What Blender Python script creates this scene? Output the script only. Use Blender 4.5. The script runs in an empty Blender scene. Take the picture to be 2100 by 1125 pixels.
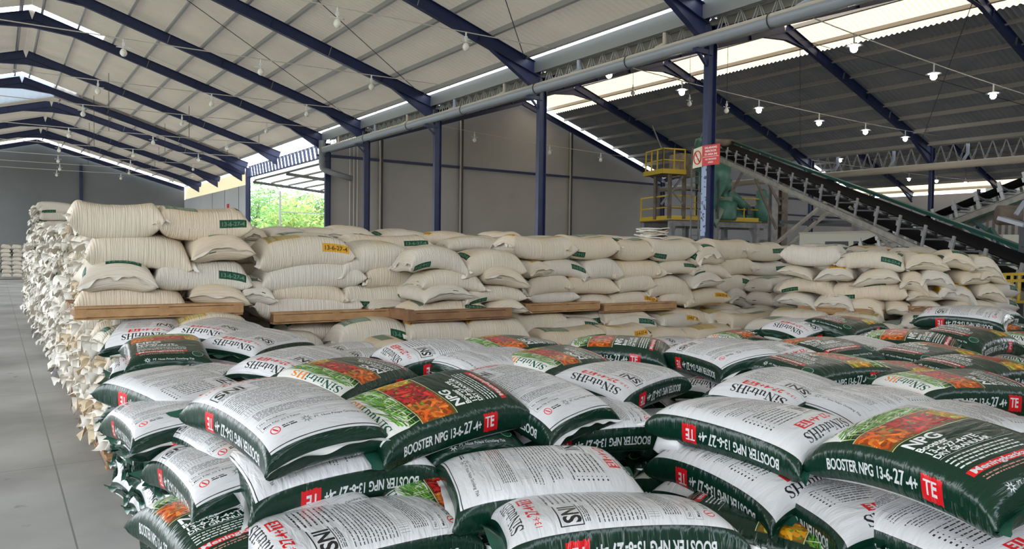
import bpy, math, random
import numpy as np
from mathutils import Vector, Matrix
R = random.Random(7)
S = bpy.context.scene
COL = S.collection

# ---------------------------------------------------------------- camera, sky, exposure
FOC, YAW, PIT, ROL, CZ = 1524.4, .6067, .0302, .0131, 2.0      # focal length in px of a 2100 px frame
_r = Vector((math.cos(YAW), -math.sin(YAW), 0)); _h = Vector((math.sin(YAW), math.cos(YAW), 0)); _z = Vector((0, 0, 1))
_f = _h * math.cos(PIT) - _z * math.sin(PIT)
_u = _z * math.cos(PIT) + _h * math.sin(PIT)
_R = _r * math.cos(ROL) + _u * math.sin(ROL)
_U = _u * math.cos(ROL) - _r * math.sin(ROL)
cam = bpy.data.cameras.new('camera'); cam.sensor_width = 36; cam.lens = FOC * 36 / 2100; cam.clip_end = 400; cam.clip_start = .02
co = bpy.data.objects.new('camera', cam); COL.objects.link(co)
M = Matrix((_R, _U, -_f)).transposed().to_4x4(); M.translation = (0, 0, CZ)
co.matrix_world = M
S.camera = co

W = bpy.data.worlds.new('sky'); S.world = W; W.use_nodes = True
nt = W.node_tree; bg = nt.nodes['Background']
tc = nt.nodes.new('ShaderNodeTexCoord'); sp = nt.nodes.new('ShaderNodeSeparateXYZ'); cr = nt.nodes.new('ShaderNodeValToRGB')
nt.links.new(tc.outputs['Generated'], sp.inputs[0]); nt.links.new(sp.outputs['Z'], cr.inputs[0]); nt.links.new(cr.outputs[0], bg.inputs[0])
cr.color_ramp.elements[0].position = 0; cr.color_ramp.elements[0].color = (.93, .96, 1, 1)
cr.color_ramp.elements[1].position = .7; cr.color_ramp.elements[1].color = (.78, .88, 1, 1)
bg.inputs[1].default_value = 3.0
S.view_settings.view_transform = 'Standard'; S.view_settings.look = 'None'; S.view_settings.gamma = 1
S.view_settings.use_curve_mapping = False; S.view_settings.exposure = .86
S.cycles.use_denoising = True
S.cycles.max_bounces = 8; S.cycles.diffuse_bounces = 5; S.cycles.glossy_bounces = 3; S.cycles.transmission_bounces = 4
S.cycles.sample_clamp_indirect = 6

def ray(px, py):
    x = (px - 1050) / FOC; y = (py - 562.5) / FOC
    return (_R * x - _U * y + _f)
def atz(px, py, z): v = ray(px, py); t = (z - CZ) / v.z; return Vector((v.x * t, v.y * t, z))
def atY(px, py, Y): v = ray(px, py); t = Y / v.y; return Vector((v.x * t, Y, CZ + v.z * t))
def atX(px, py, X): v = ray(px, py); t = X / v.x; return Vector((X, v.y * t, CZ + v.z * t))
def atd(px, py, d): v = ray(px, py); return Vector((v.x * d, v.y * d, CZ + v.z * d))

# ---------------------------------------------------------------- materials
MATS = {}
def mat(name, col, rough=.6, metal=0, noise=None, bump=0, bscale=20, emit=None, spec=None, trans=0, coat=0):
    if name in MATS: return MATS[name]
    m = bpy.data.materials.new(name); m.use_nodes = True; n = m.node_tree; b = n.nodes['Principled BSDF']
    b.inputs['Base Color'].default_value = (*col, 1); b.inputs['Roughness'].default_value = rough; b.inputs['Metallic'].default_value = metal
    if spec is not None: b.inputs['Specular IOR Level'].default_value = spec
    if coat: b.inputs['Coat Weight'].default_value = coat
    if noise:
        c2, sc, lo, hi = noise
        t = n.nodes.new('ShaderNodeTexCoord'); no = n.nodes.new('ShaderNodeTexNoise'); no.inputs['Scale'].default_value = sc; no.inputs['Detail'].default_value = 6
        r = n.nodes.new('ShaderNodeValToRGB'); r.color_ramp.elements[0].position = lo; r.color_ramp.elements[1].position = hi
        r.color_ramp.elements[0].color = (*col, 1); r.color_ramp.elements[1].color = (*c2, 1)
        n.links.new(t.outputs['Object'], no.inputs['Vector']); n.links.new(no.outputs[0], r.inputs[0]); n.links.new(r.outputs[0], b.inputs['Base Color'])
    if bump:
        t = n.nodes.new('ShaderNodeTexCoord'); no = n.nodes.new('ShaderNodeTexNoise'); no.inputs['Scale'].default_value = bscale
        bu = n.nodes.new('ShaderNodeBump'); bu.inputs['Strength'].default_value = bump; bu.inputs['Distance'].default_value = .02
        n.links.new(t.outputs['Object'], no.inputs['Vector']); n.links.new(no.outputs[0], bu.inputs['Height']); n.links.new(bu.outputs[0], b.inputs['Normal'])
    if emit: b.inputs['Emission Color'].default_value = (*emit[:3], 1); b.inputs['Emission Strength'].default_value = emit[3]
    if trans:
        o = n.nodes['Material Output']; tr = n.nodes.new('ShaderNodeBsdfTranslucent'); tr.inputs[0].default_value = (*col, 1)
        mx = n.nodes.new('ShaderNodeMixShader'); mx.inputs[0].default_value = trans
        n.links.new(b.outputs[0], mx.inputs[1]); n.links.new(tr.outputs[0], mx.inputs[2]); n.links.new(mx.outputs[0], o.inputs[0])
    MATS[name] = m; return m
NAVY = mat('navy_paint', (.012, .019, .068), .42, noise=((.02, .03, .1), 3, .3, .8))
SHEET = mat('fibre_sheet', (.46, .395, .32), .75, noise=((.56, .485, .40), .6, .3, .7), trans=.09)
SHEET2 = mat('dim_hall_sheet', (.15, .15, .155), .7, noise=((.235, .225, .215), .8, .3, .7), trans=.02)  # darker roof sheet: the right halls' weaker light is put into its colour
PURL = mat('purlin_zinc', (.33, .31, .32), .45)
PURLD = mat('purlin_dusty', (.42, .38, .34), .6)
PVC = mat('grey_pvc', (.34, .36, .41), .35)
PVCD = mat('tan_pvc', (.5, .43, .34), .7)
TRANSL = mat('translucent_sheet', (.56, .43, .275), .5, trans=.7)
TRANSW = mat('milky_sheet', (.5, .56, .64), .5, trans=.3)
TRANSC = mat('cream_translucent', (.85, .78, .62), .5, trans=.6)
PLAST = mat('grey_plaster', (.37, .345, .31), .85, noise=((.44, .41, .375), .35, .3, .75))
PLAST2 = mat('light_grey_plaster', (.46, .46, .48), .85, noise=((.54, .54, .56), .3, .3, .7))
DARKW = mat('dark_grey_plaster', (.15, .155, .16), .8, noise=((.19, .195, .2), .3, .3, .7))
STEELD = mat('dark_steel', (.035, .04, .045), .5)
GALV = mat('galvanised', (.4, .4, .4), .4, .5)
ROD = mat('painted_rod', (.42, .41, .39), .5)
YELL = mat('safety_yellow', (.62, .42, .03), .5)
GREENM = mat('machine_green', (.05, .16, .12), .4, noise=((.1, .22, .17), 4, .4, .8))
GREEND = mat('conveyor_green', (.012, .085, .065), .45)
RUBBER = mat('belt_rubber', (.012, .012, .013), .95, spec=.1)
CHAN = mat('dusty_channel', (.38, .36, .31), .6, noise=((.25, .24, .22), 5, .4, .7))
CREAMP = mat('cream_panel', (.55, .54, .45), .6)
RUST = mat('brown_steel', (.12, .085, .06), .7, noise=((.2, .17, .14), 3, .4, .7))
WOOD = mat('pallet_wood', (.40, .235, .105), .75, noise=((.24, .12, .05), 9, .35, .8), bump=.2, bscale=40)
WOOD2 = mat('pallet_wood_dark', (.19, .095, .045), .8, noise=((.3, .17, .08), 7, .35, .8))
WHITEP = mat('white_plastic', (.8, .8, .78), .4)
CORD = mat('pale_cord', (.6, .56, .5), .6)
BULB = mat('unlit_bulb', (.9, .86, .78), .25)
LIT = mat('lit_bulb', (1, 1, 1), .3, emit=(1, .97, .92, 60))
REDS = mat('sign_red', (.62, .03, .03), .45)
CREAMS = mat('sign_cream', (.72, .64, .48), .5)
INKP = mat('sign_white_ink', (.95, .8, .75), .5)

# floor: pale trowelled concrete with saw-cut joints and stains
FL = bpy.data.materials.new('concrete_floor'); FL.use_nodes = True
n = FL.node_tree; b = n.nodes['Principled BSDF']; L_ = n.links.new
t = n.nodes.new('ShaderNodeTexCoord'); no = n.nodes.new('ShaderNodeTexNoise'); no.inputs['Scale'].default_value = .55; no.inputs['Detail'].default_value = 9
r = n.nodes.new('ShaderNodeValToRGB'); r.color_ramp.elements[0].position = .36; r.color_ramp.elements[0].color = (.27, .27, .255, 1); r.color_ramp.elements[1].position = .7; r.color_ramp.elements[1].color = (.52, .52, .50, 1)
L_(t.outputs['Object'], no.inputs['Vector']); L_(no.outputs[0], r.inputs[0])
sx = n.nodes.new('ShaderNodeSeparateXYZ'); L_(t.outputs['Object'], sx.inputs[0])
def joint(axis, off, per, w):
    a = n.nodes.new('ShaderNodeMath'); a.operation = 'SUBTRACT'; L_(sx.outputs[axis], a.inputs[0]); a.inputs[1].default_value = off
    p = n.nodes.new('ShaderNodeMath'); p.operation = 'PINGPONG'; L_(a.outputs[0], p.inputs[0]); p.inputs[1].default_value = per / 2
    c = n.nodes.new('ShaderNodeMath'); c.operation = 'LESS_THAN'; L_(p.outputs[0], c.inputs[0]); c.inputs[1].default_value = w; return c
j1, j2 = joint('X', .43, 4, .006), joint('Y', 7.9, 4, .006)
mx = n.nodes.new('ShaderNodeMath'); mx.operation = 'MAXIMUM'; L_(j1.outputs[0], mx.inputs[0]); L_(j2.outputs[0], mx.inputs[1])
n2 = n.nodes.new('ShaderNodeTexNoise'); n2.inputs['Scale'].default_value = 3.2; n2.inputs['Detail'].default_value = 4; L_(t.outputs['Object'], n2.inputs['Vector'])
r2 = n.nodes.new('ShaderNodeValToRGB'); r2.color_ramp.elements[0].position = .66; r2.color_ramp.elements[0].color = (0, 0, 0, 1); r2.color_ramp.elements[1].position = .74; r2.color_ramp.elements[1].color = (.7, .7, .7, 1); L_(n2.outputs[0], r2.inputs[0])
m1 = n.nodes.new('ShaderNodeMixRGB'); L_(r2.outputs[0], m1.inputs[0]); L_(r.outputs[0], m1.inputs[1]); m1.inputs[2].default_value = (.1, .1, .095, 1)
m2 = n.nodes.new('ShaderNodeMixRGB'); L_(mx.outputs[0], m2.inputs[0]); L_(m1.outputs[0], m2.inputs[1]); m2.inputs[2].default_value = (.2, .195, .185, 1)
L_(m2.outputs[0], b.inputs['Base Color']); b.inputs['Roughness'].default_value = .5

# ---------------------------------------------------------------- mesh helpers
class MB:
    def __init__(s): s.v = []; s.f = []
    def add(s, vs, fs):
        o = len(s.v); s.v += [tuple(v) for v in vs]; s.f += [tuple(i + o for i in f) for f in fs]; return s
    def box(s, c, d, rz=0, mtx=None):
        q = [Vector((x * d[0] / 2, y * d[1] / 2, z * d[2] / 2)) for x in (-1, 1) for y in (-1, 1) for z in (-1, 1)]
        m = mtx or Matrix.Rotation(rz, 3, 'Z')
        q = [m @ p + Vector(c) for p in q]
        return s.add(q, [(0, 1, 3, 2), (4, 6, 7, 5), (0, 4, 5, 1), (2, 3, 7, 6), (0, 2, 6, 4), (1, 5, 7, 3)])
    def beam(s, a, b, w, h, up=(0, 0, 1)):          # w sideways, h along up
        a = Vector(a); b = Vector(b); x = (b - a).normalized(); y = Vector(up).cross(x).normalized(); z = x.cross(y)
        return s.box((a + b) / 2, ((b - a).length, w, h), mtx=Matrix((x, y, z)).transposed())
    def ibeam(s, a, b, w, h, up=(0, 0, 1), t=.014):
        a = Vector(a); b = Vector(b); x = (b - a).normalized(); y = Vector(up).cross(x).normalized(); z = x.cross(y)
        s.beam(a, b, t, h - 2 * t, up); s.beam(a + z * (h / 2 - t / 2), b + z * (h / 2 - t / 2), w, t, up); s.beam(a - z * (h / 2 - t / 2), b - z * (h / 2 - t / 2), w, t, up); return s
    def tube(s, pts, r, n=8, cap=True, closed=False):
        pts = [Vector(p) for p in pts]; rr = r if isinstance(r, (list, tuple)) else [r] * len(pts); o = len(s.v); ref = None
        for i, p in enumerate(pts):
            a = pts[i - 1] if i else (pts[-1] if closed else p); c = pts[i + 1] if i < len(pts) - 1 else (pts[0] if closed else p)
            t = (c - a).normalized()
            if ref is None: ref = Vector((0, 0, 1)) if abs(t.z) < .9 else Vector((1, 0, 0))
            e1 = t.cross(ref).normalized(); e2 = t.cross(e1).normalized(); ref = e1.cross(t) if e1.cross(t).length > .1 else ref
            for k in range(n):
                q = 2 * math.pi * k / n; s.v.append(tuple(p + (e1 * math.cos(q) + e2 * math.sin(q)) * rr[i]))
        m = len(pts)
        for i in range(m if closed else m - 1):
            j = (i + 1) % m
            for k in range(n): s.f.append((o + i * n + k, o + i * n + (k + 1) % n, o + j * n + (k + 1) % n, o + j * n + k))
        if cap and not closed: s.f.append(tuple(o + k for k in range(n))[::-1]); s.f.append(tuple(o + (m - 1) * n + k for k in range(n)))
        return s
    def lathe(s, c, prof, n=16, axis=None):
        m = Vector(axis or (0, 0, 1)).to_track_quat('Z', 'Y').to_matrix(); c = Vector(c); o = len(s.v)
        for r, z in prof:
            for k in range(n): q = 2 * math.pi * k / n; s.v.append(tuple(c + m @ Vector((r * math.cos(q), r * math.sin(q), z))))
        for i in range(len(prof) - 1):
            for k in range(n): s.f.append((o + i * n + k, o + i * n + (k + 1) % n, o + (i + 1) * n + (k + 1) % n, o + (i + 1) * n + k))
        s.f.append(tuple(o + k for k in range(n))[::-1]); s.f.append(tuple(o + (len(prof) - 1) * n + k for k in range(n))); return s
    def slab(s, poly, d):                           # extrude a 3-D polygon by vector d
        d = Vector(d); n = len(poly); a = [Vector(p) for p in poly]
        return s.add(a + [p + d for p in a], [tuple(range(n)), tuple(range(2 * n - 1, n - 1, -1))] + [(i, i + n, (i + 1) % n + n, (i + 1) % n) for i in range(n)])
    def build(s, name, m, parent=None, smooth=False, loc=None):
        me = bpy.data.meshes.new(name); me.from_pydata(s.v, [], s.f); me.update()
        if m: me.materials.append(m)
        if smooth: me.shade_smooth()
        o = bpy.data.objects.new(name, me); COL.objects.link(o)
        if parent: o.parent = parent
        if loc is not None: o.location = loc
        elif parent and parent.type == 'EMPTY': o.matrix_parent_inverse = Matrix.Translation(-parent.location)
        return o
def tag(o, label=None, cat=None, group=None, kind=None):
    if label: o['label'] = label
    if cat: o['category'] = cat
    if group: o['group'] = group
    if kind: o['kind'] = kind
    return o
def empty(name, loc, label, cat, group=None):
    o = bpy.data.objects.new(name, None); COL.objects.link(o); o.location = loc; return tag(o, label, cat, group)
def copy_tree(o, parent=None):
    c = o.copy(); COL.objects.link(c); c.parent = parent
    for ch in o.children: copy_tree(ch, c)
    return c
def struct(name, mb, m, smooth=False): return tag(mb.build(name, m, smooth=smooth), kind='structure')
ORD = ['nearest', 'second', 'third', 'fourth', 'fifth', 'sixth', 'seventh', 'eighth', 'ninth', 'tenth', 'eleventh', 'twelfth']
# ---------------------------------------------------------------- the building shell
struct('floor', MB().box((22, 28, -.1), (74, 84, .2)), FL)
tag(MB().box((40, 110, -.25), (400, 300, .2)).build('ground', mat('yard_ground', (.22, .27, .14), .9)), kind='structure')
NX = 0
def corrug(x0, z0, x1, z1, y0, y1, m, wl=.15, amp=.036, name='ceiling', th=0):
    wl = .19; n = int((y1 - y0) / wl * 6); mb = MB(); sl = (z1 - z0) / (x1 - x0); ln = math.hypot(1, sl)
    for i in range(n + 1):
        y = y0 + (y1 - y0) * i / n; a = amp * .6 * (1, 1, .2, -1, -1, .2)[i % 6]
        for x, z in ((x0, z0), (x1, z1)): mb.v.append((x - sl * a / ln, y, z + a / ln))
    mb.f = [(2 * i, 2 * i + 1, 2 * i + 3, 2 * i + 2) for i in range(n)]
    return struct(name, mb, m, False)
def purlins(x0, z0, x1, z1, y0, y1, spacing, m, where, first=.35, last=.12, cnt=None):
    L = math.hypot(x1 - x0, z1 - z0); ux = (x1 - x0) / L; uz = (z1 - z0) / L; up = Vector((-uz, 0, ux)) if ux > 0 else Vector((uz, 0, -ux))
    n = max(2, int(round((L - first - last) / spacing)) + 1); o = []
    for i in range(n):
        d = first + (L - first - last) * i / (n - 1); p = Vector((x0 + ux * d, 0, z0 + uz * d)); a = Vector((0, y0, 0)); b = Vector((0, y1, 0)); ax = Vector((ux, 0, uz))
        mb = MB(); c = p - up * .1
        mb.beam(c + a, c + b, .01, .16, up); mb.beam(c + a - up * .078 + ax * .03, c + b - up * .078 + ax * .03, .065, .01, up); mb.beam(c + a + up * .078 + ax * .03, c + b + up * .078 + ax * .03, .065, .01, up)
        q = mb.build('roof_purlin', m)
        tag(q, 'pale roof purlin, %s from the ridge, %s' % (('first' if i == 0 else ORD[i]), where), 'purlin', 'purlins, ' + where)
SL1 = .314
# left hall, near section (ridge runs away from the camera at x = 1.15)
Z1R, Z1E = 10.98, 7.42
corrug(1.15, Z1R, 12.2, 7.5, -7, 33.25, SHEET)
corrug(3.55, Z1R - .314 * 2.4, 12.2, 7.5, 33.25, 34.1, SHEET)
corrug(1.15, Z1R, 12.2, 7.5, 34.1, 46.3, SHEET)
corrug(3.6, Z1R - .314 * 2.45, 12.2, 7.5, 46.3, 46.55, SHEET)
corrug(1.15, Z1R, -11, 7.2, -7, 33.25, SHEET)
corrug(-1.3, Z1R - .314 * 2.4, -11, 7.2, 33.25, 34.1, SHEET)
corrug(1.15, Z1R, -11, 7.2, 34.1, 46.35, SHEET)
purlins(1.15, Z1R, 12.2, 7.5, -7, 46.3, 1.22, PURL, 'near left hall right slope')
purlins(1.15, Z1R, -11, 7.2, -7, 46.3, 1.3, PURL, 'near left hall left slope')
# left hall, far section, a step lower
corrug(2.5, 9.98, 12.7, 7.05, 46.7, 64.6, SHEET); corrug(2.5, 9.98, -8, 7.0, 46.7, 64.6, SHEET)
purlins(2.5, 9.98, 12.7, 7.05, 46.7, 64.6, 1.22, PURL, 'far left hall right slope')
# step between the two roofs: upright milky panel
mb = MB(); k = 0
y = 46.5
prof = []
xs = np.arange(-8, 12.2, .06)
for i, x in enumerate(xs):
    zt = Z1R + (.06 if x > 2.55 else -.05) - .314 * abs(x - 1.15); zb = 9.9 - .287 * abs(x - 2.5); yy = y + .02 * math.sin(i * 1.05)
    mb.v += [(x, yy, zb), (x, yy, zt)]
mb.f = [(2 * i, 2 * i + 1, 2 * i + 3, 2 * i + 2) for i in range(len(xs) - 1)]
kx = int((2.6 + 8) / .06); fs = mb.f; mb.f = fs[:kx]; struct('wall_step', mb, TRANSW, True); mb.f = fs[kx:]; struct('wall_step.001', mb, PURLD, True)
# right hall (ridge x = 23.6) and the hall beyond it (ridge x = 45.4)
Z2R, Z2E = 10.62, 7.05
corrug(23.6, Z2R, 12.75, 7.08, -7, 33.3, SHEET2)
corrug(23.75, Z2R + .02, 26.1, Z2R - .74, -7, 33.3, TRANSL, amp=.04)
corrug(25.9, Z2R - .81, 34.2, 7.12, -7, 33.3, SHEET2, amp=.04)
purlins(23.6, Z2R, 34.2, 7.1, -7, 33.3, 1.25, PURLD, 'right hall right slope', first=.5)
purlins(23.6, Z2R, 12.9, 7.12, -7, 33.3, 1.25, PURLD, 'right hall left slope', first=.5)
corrug(45.4, Z2R, 34.7, 7.1, -7, 33.3, SHEET2); corrug(45.4, Z2R, 55.5, 7.3, -7, 33.3, SHEET2)
corrug(55.5, 7.3, 57.1, 6.78, -7, 33.3, TRANSL)
purlins(45.4, Z2R, 56.4, 7.0, -7, 33.3, 1.3, PURLD, 'farthest hall')
# walls
def gable(name, x0, x1, xr, y, zb, zr, ze0, ze1, m, th=.18):
    return struct(name, MB().slab([(x0, y, zb), (x1, y, zb), (x1, y, ze1), (xr, y, zr), (x0, y, ze0)], (0, th, 0)), m)
gable('wall_back', 12.6, 34.5, 23.6, 33.45, 0, 10.28, 6.75, 6.75, PLAST)
gable('wall_back.001', 34.5, 56.5, 45.4, 33.45, 0, 10.28, 6.75, 6.75, PLAST2)
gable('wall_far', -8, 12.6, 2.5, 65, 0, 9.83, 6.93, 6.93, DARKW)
struct('wall_left_hall_side', MB().box((12.7, 55.8, 2.95), (.16, 18.6, 5.9)), PLAST2)
struct('wall_light_block', MB().box((28, -6.6, 3.4), (62, .2, 6.8)), PLAST)  # unseen wall, added behind the camera to cut light from that side
struct('window_1', MB().box((12.7, 55.8, 6.35), (.03, 18.6, .85)), TRANSC)
struct('wall_right', MB().box((56.6, 24.8, 3.3), (.16, 17.6, 6.6)), PLAST2)
for i in range(3): struct('trim_%d' % (i + 1), MB().box((12.7, 48.6 + 3.5 * i, 2.95), (.19, .03, 5.9)), STEELD)
# girts on the gable wall
g = MB().beam((12.7, 33.36, 6.35), (34.4, 33.36, 6.35), .12, .12)
tag(g.build('wall_girt', NAVY), 'dark horizontal steel girt across the grey gable wall', 'steel girt')
g = MB().beam((34.6, 33.36, 6.2), (56.4, 33.36, 6.2), .12, .14).beam((34.6, 33.36, 5.0), (56.4, 33.36, 5.0), .1, .1)
tag(g.build('wall_girt', NAVY), 'dark horizontal steel girts on the wall behind the machinery', 'steel girt')
def gtop(x, xr=23.6): return 10.0 - abs(x - xr) * 3.55 / 11
for x, nm in ((15.36, 'grey post, leftmost of the three against the gable wall'), (19.87, 'dark post with pale edge, middle one on the gable wall'), (27.17, 'dark post on the gable wall right of the tallest column')):
    mb = MB().beam((x, 33.33, 0), (x, 33.33, gtop(x)), .1, .16, (0, 1, 0))
    q = mb.build('wall_post', STEELD); tag(q, nm, 'steel post', 'posts on the gable wall')
    MB().beam((x - .09, 33.3, 0), (x - .09, 33.3, gtop(x)), .06, .08, (0, 1, 0)).build('pale_edge', PVCD, q)
e = empty('conduit_run', (13.9, 33.3, 0), 'bundle of three thin pale conduits rising up the gable wall', 'conduit')
for d in (0, .2, .38): MB().tube([(13.75 + d, 33.36, 0), (13.75 + d, 33.36, 6.9)], .03, 6).build('conduit_pipe', CORD, e)
q = MB().beam((5.3, 64.9, 0), (5.3, 64.9, 8.2), .2, .2, (0, 1, 0)).build('wall_post', NAVY); tag(q, 'lone dark post on the far dark grey end wall', 'steel post')
# bottom rail of the roof over the gable walls
for nm, p, lab in (('verge_beam', [(12.7, 33.2, 6.62), (23.6, 33.2, 10.14), (34.4, 33.2, 6.62)], 'dark roof beam along the top of the grey gable wall'),
                   ('verge_beam', [(34.6, 33.2, 6.62), (45.4, 33.2, 10.14), (56.4, 33.2, 6.62)], 'dark roof beam on the wall behind the machinery'),
                   ('verge_beam', [(-8, 64.7, 6.7), (2.5, 64.7, 9.6), (12.5, 64.7, 6.72)], 'dark roof beam along the far end wall')):
    mb = MB(); mb.ibeam(p[0], p[1], .14, .28); mb.ibeam(p[1], p[2], .14, .28); tag(mb.build(nm, NAVY), lab, 'roof beam')

# ---------------------------------------------------------------- steel frames
def rafter(x0, z0, x1, z1, y, label, parent=None, eave_h=True, m=NAVY, d=.34, apex=True, group=None):
    """underside runs from apex (x0,z0) to eave (x1,z1)"""
    sl = Vector((x1 - x0, 0, z1 - z0)).normalized(); up = Vector((-sl.z, 0, sl.x)) * (1 if sl.x > 0 else -1)
    a = Vector((x0, y, z0)) + up * d / 2; b = Vector((x1, y, z1)) + up * d / 2
    if parent is None: o = empty('roof_rafter', (x0, y, z0), label, 'rafter', group)
    else: o = parent
    MB().ibeam(a, b, .15, d, up).build('rafter_beam', m, o)
    if eave_h:
        h0 = b - sl * 1.7 - up * d / 2; h1 = b - up * d / 2 - sl * .1
        mb = MB().slab([h0 + Vector((0, -.007, 0)), h1 + Vector((0, -.007, 0)), h1 + Vector((0, -.007, -.42))], (0, .014, 0))
        mb.beam(h0, h1 + Vector((0, 0, -.42)), .15, .014, (0, 0, 1)); mb.build('haunch', m, o)
    if apex:
        q0 = Vector((x0, y - .007, z0)); mb = MB().slab([q0, q0 + sl * 1.3, q0 + Vector((0, 0, -.28))], (0, .014, 0)); mb.beam(q0 + sl * 1.3, q0 + Vector((0, 0, -.28)), .15, .014, (0, 0, 1)); mb.build('apex_haunch', m, o)
    for i, t in enumerate((.18, .34, .5, .66, .82)):
        p = a.lerp(b, t); mb = MB().beam(p - up * d * .47 + Vector((0, -.04, 0)), p + up * d * .47 + Vector((0, -.04, 0)), .06, .012, sl); mb.build('stiffener', GALV if t in (.34, .66) else m, o)
    return o
rows = [(-1.2, 'behind the camera'), (4.8, 'nearest the camera'), (10.8, 'over the tallest column'), (16.8, 'second column line'), (22.8, 'third column line'), (28.8, 'fourth column line'), (33.2, 'fifth column line at the gable wall'), (40.1, 'over the open side'), (46.35, 'at the step in the left hall roof')]
for y, w in rows[1:]:
    o = rafter(1.15, 10.4, 12.5, 6.88, y, 'navy left hall rafter, %s' % w, group='rafters of the left hall')
    rafter(1.15, 10.4, -11, 6.65, y, '', parent=o, eave_h=False)
for y, w in ((47.4, 'just past the roof step'), (53.5, 'middle one of the far section'), (59.2, 'last one before the end wall')):
    o = rafter(2.5, 9.5, 12.6, 6.55, y, 'navy rafter of the far left section, %s' % w, group='rafters of the far left hall')
    rafter(2.5, 9.5, -8, 6.5, y, '', parent=o, eave_h=False)
for y, w in rows[1:6]:
    o = rafter(23.6, 10.1, 34.4, 6.56, y, 'navy right hall rafter, %s' % w, group='rafters of the right hall')
    rafter(23.6, 10.1, 12.7, 6.56, y, '', parent=o, eave_h=False)
    o = rafter(45.4, 10.1, 56.4, 6.5, y, 'dark rafter of the farthest hall, %s' % w, group='rafters of the farthest hall')
def column(x, y, z, label, h=.26, b_=.14, kind='steel_column'):
    o = MB().ibeam((x, y, 0), (x, y, z), b_, h, (1, 0, 0), .014).build('steel_column', NAVY)
    tag(o, label, 'column', 'navy blue steel columns'); return o
for i, (y, w) in enumerate(((10.8, 'tall navy steel column carrying the red no smoking sign'), (16.8, 'navy steel column second from the sign column, before the gable wall'), (22.8, 'navy steel column third along the gutter, before the gable wall'), (28.8, 'navy steel column fourth along the gutter, nearer the pipe bundle'), (33.2, 'dark navy corner column beside the bright opening'), (46.4, 'pale lit navy column on the far side of the bright opening'))):
    c = column(12.6, y, 6.9, w)
    if i < 5: MB().box((12.35, y, 6.3), (.5, .12, .1)).beam((12.5, y, 6.0), (12.2, y, 6.28), .06, .05).build('gutter_bracket', NAVY, c)
MB().box((12.466, 10.8, 3.2), (.006, .138, 1.6)).build('pale_mottled_paint', mat('mottled_paint', (.3, .38, .55), .5, noise=((.04, .05, .12), 14, .55, .62)), bpy.data.objects['steel_column'])  # pale blue mottled patch on the column's left-facing flange
for i, y in enumerate((4.8, 10.8, 16.8, 22.8)):
    column(34.5, y, 6.9, 'navy column of the right hall far row, %s along it' % ['rightmost', 'one crossed by the conveyors', 'one left of the conveyor head', 'one behind the yellow platform'][i])
column(34.5, 33.2, 6.5, 'dark column at the right end of the gable wall')
for i, (y, w) in enumerate(((24.2, 'dark column beside the corrugated brown panel'), (31.8, 'thin dark column before the far pale wall'))): column(56.3, y, 6.8, w)

def lattice(x, y0, y1, z0, z1, label, m=ROD, cm=ROD, pitch=.42, flat=False):
    o = empty('lattice_girder', (x, y0, z0), label, 'girder', 'lattice girders')
    mb = MB()
    for z in (z0, z1):
        for dx in (-.07, .07): mb.beam((x + dx, y0, z), (x + dx, y1, z), .035, .035)
    mb.build('chord', cm, o)
    mb = MB(); n = int((y1 - y0) / pitch)
    for i in range(n):
        a = y0 + (y1 - y0) * i / n; h = (y1 - y0) / n
        if flat:
            mb.beam((x, a, z0), (x, a + h * .5, z1), .05, .12, (1, 0, 0))
        else:
            for dx in (-.07, .07):
                mb.tube([(x + dx, a, z0), (x + dx * .3, a + h / 2, z1)], .011, 5); mb.tube([(x + dx * .3, a + h / 2, z1), (x + dx, a + h, z0)], .011, 5)
    mb.build('web_bars', m, o); return o
nm = ['left of the frame top', 'from the sign column to the second column', 'from the second to the third column', 'from the third to the fourth column', 'from the fourth column to the corner']
for i, (a, b_) in enumerate(((4.9, 10.7), (10.95, 16.7), (16.95, 22.7), (22.95, 28.7), (28.95, 33.1))):
    lattice(12.6, a, b_, 6.5, 7.05, 'pale lattice girder above the long gutter pipe, %s' % (nm[i] if i else 'over the right edge of view'))
lattice(12.6, 33.35, 46.3, 6.3, 6.92, 'navy girder with flat slanted bars over the bright opening', NAVY, NAVY, .55, True)
for i, (a, b_) in enumerate(((4.9, 10.7), (10.95, 16.7), (16.95, 22.7))):
    lattice(34.5, a, b_, 6.2, 6.98, 'grey lattice girder on the far row of the right hall, %s' % ['rightmost', 'middle', 'left one'][i], pitch=.5)

# valley gutters and rain pipes
mb = MB().beam((12.32, -6, 7.17), (12.32, 33.2, 7.17), .02, .4); mb.beam((12.53, -6, 7.1), (12.53, 33.2, 7.1), .42, .02)
tag(mb.build('valley_gutter', GALV), 'grey sheet metal valley gutter under the left hall eave', 'gutter')
mb = MB().beam((34.5, -6, 7.05), (34.5, 33.2, 7.05), .4, .12); tag(mb.build('valley_gutter', GALV), 'sheet metal valley gutter under the right hall eave', 'gutter')
o = empty('rain_pipe', (12.2, 5, 6.4), 'long grey gutter pipe with tan top running along the columns', 'pipe')
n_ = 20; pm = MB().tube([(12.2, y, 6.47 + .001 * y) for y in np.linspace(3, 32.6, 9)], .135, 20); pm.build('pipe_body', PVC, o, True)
top = MB()                                              # tan strip over the upper part of the pipe
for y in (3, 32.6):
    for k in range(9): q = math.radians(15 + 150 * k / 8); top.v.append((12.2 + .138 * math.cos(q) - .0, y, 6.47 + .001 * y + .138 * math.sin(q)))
top.f = [(k, k + 1, k + 10, k + 9) for k in range(8)]; top.build('tan_top_strip', PVCD, o, True)
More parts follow.
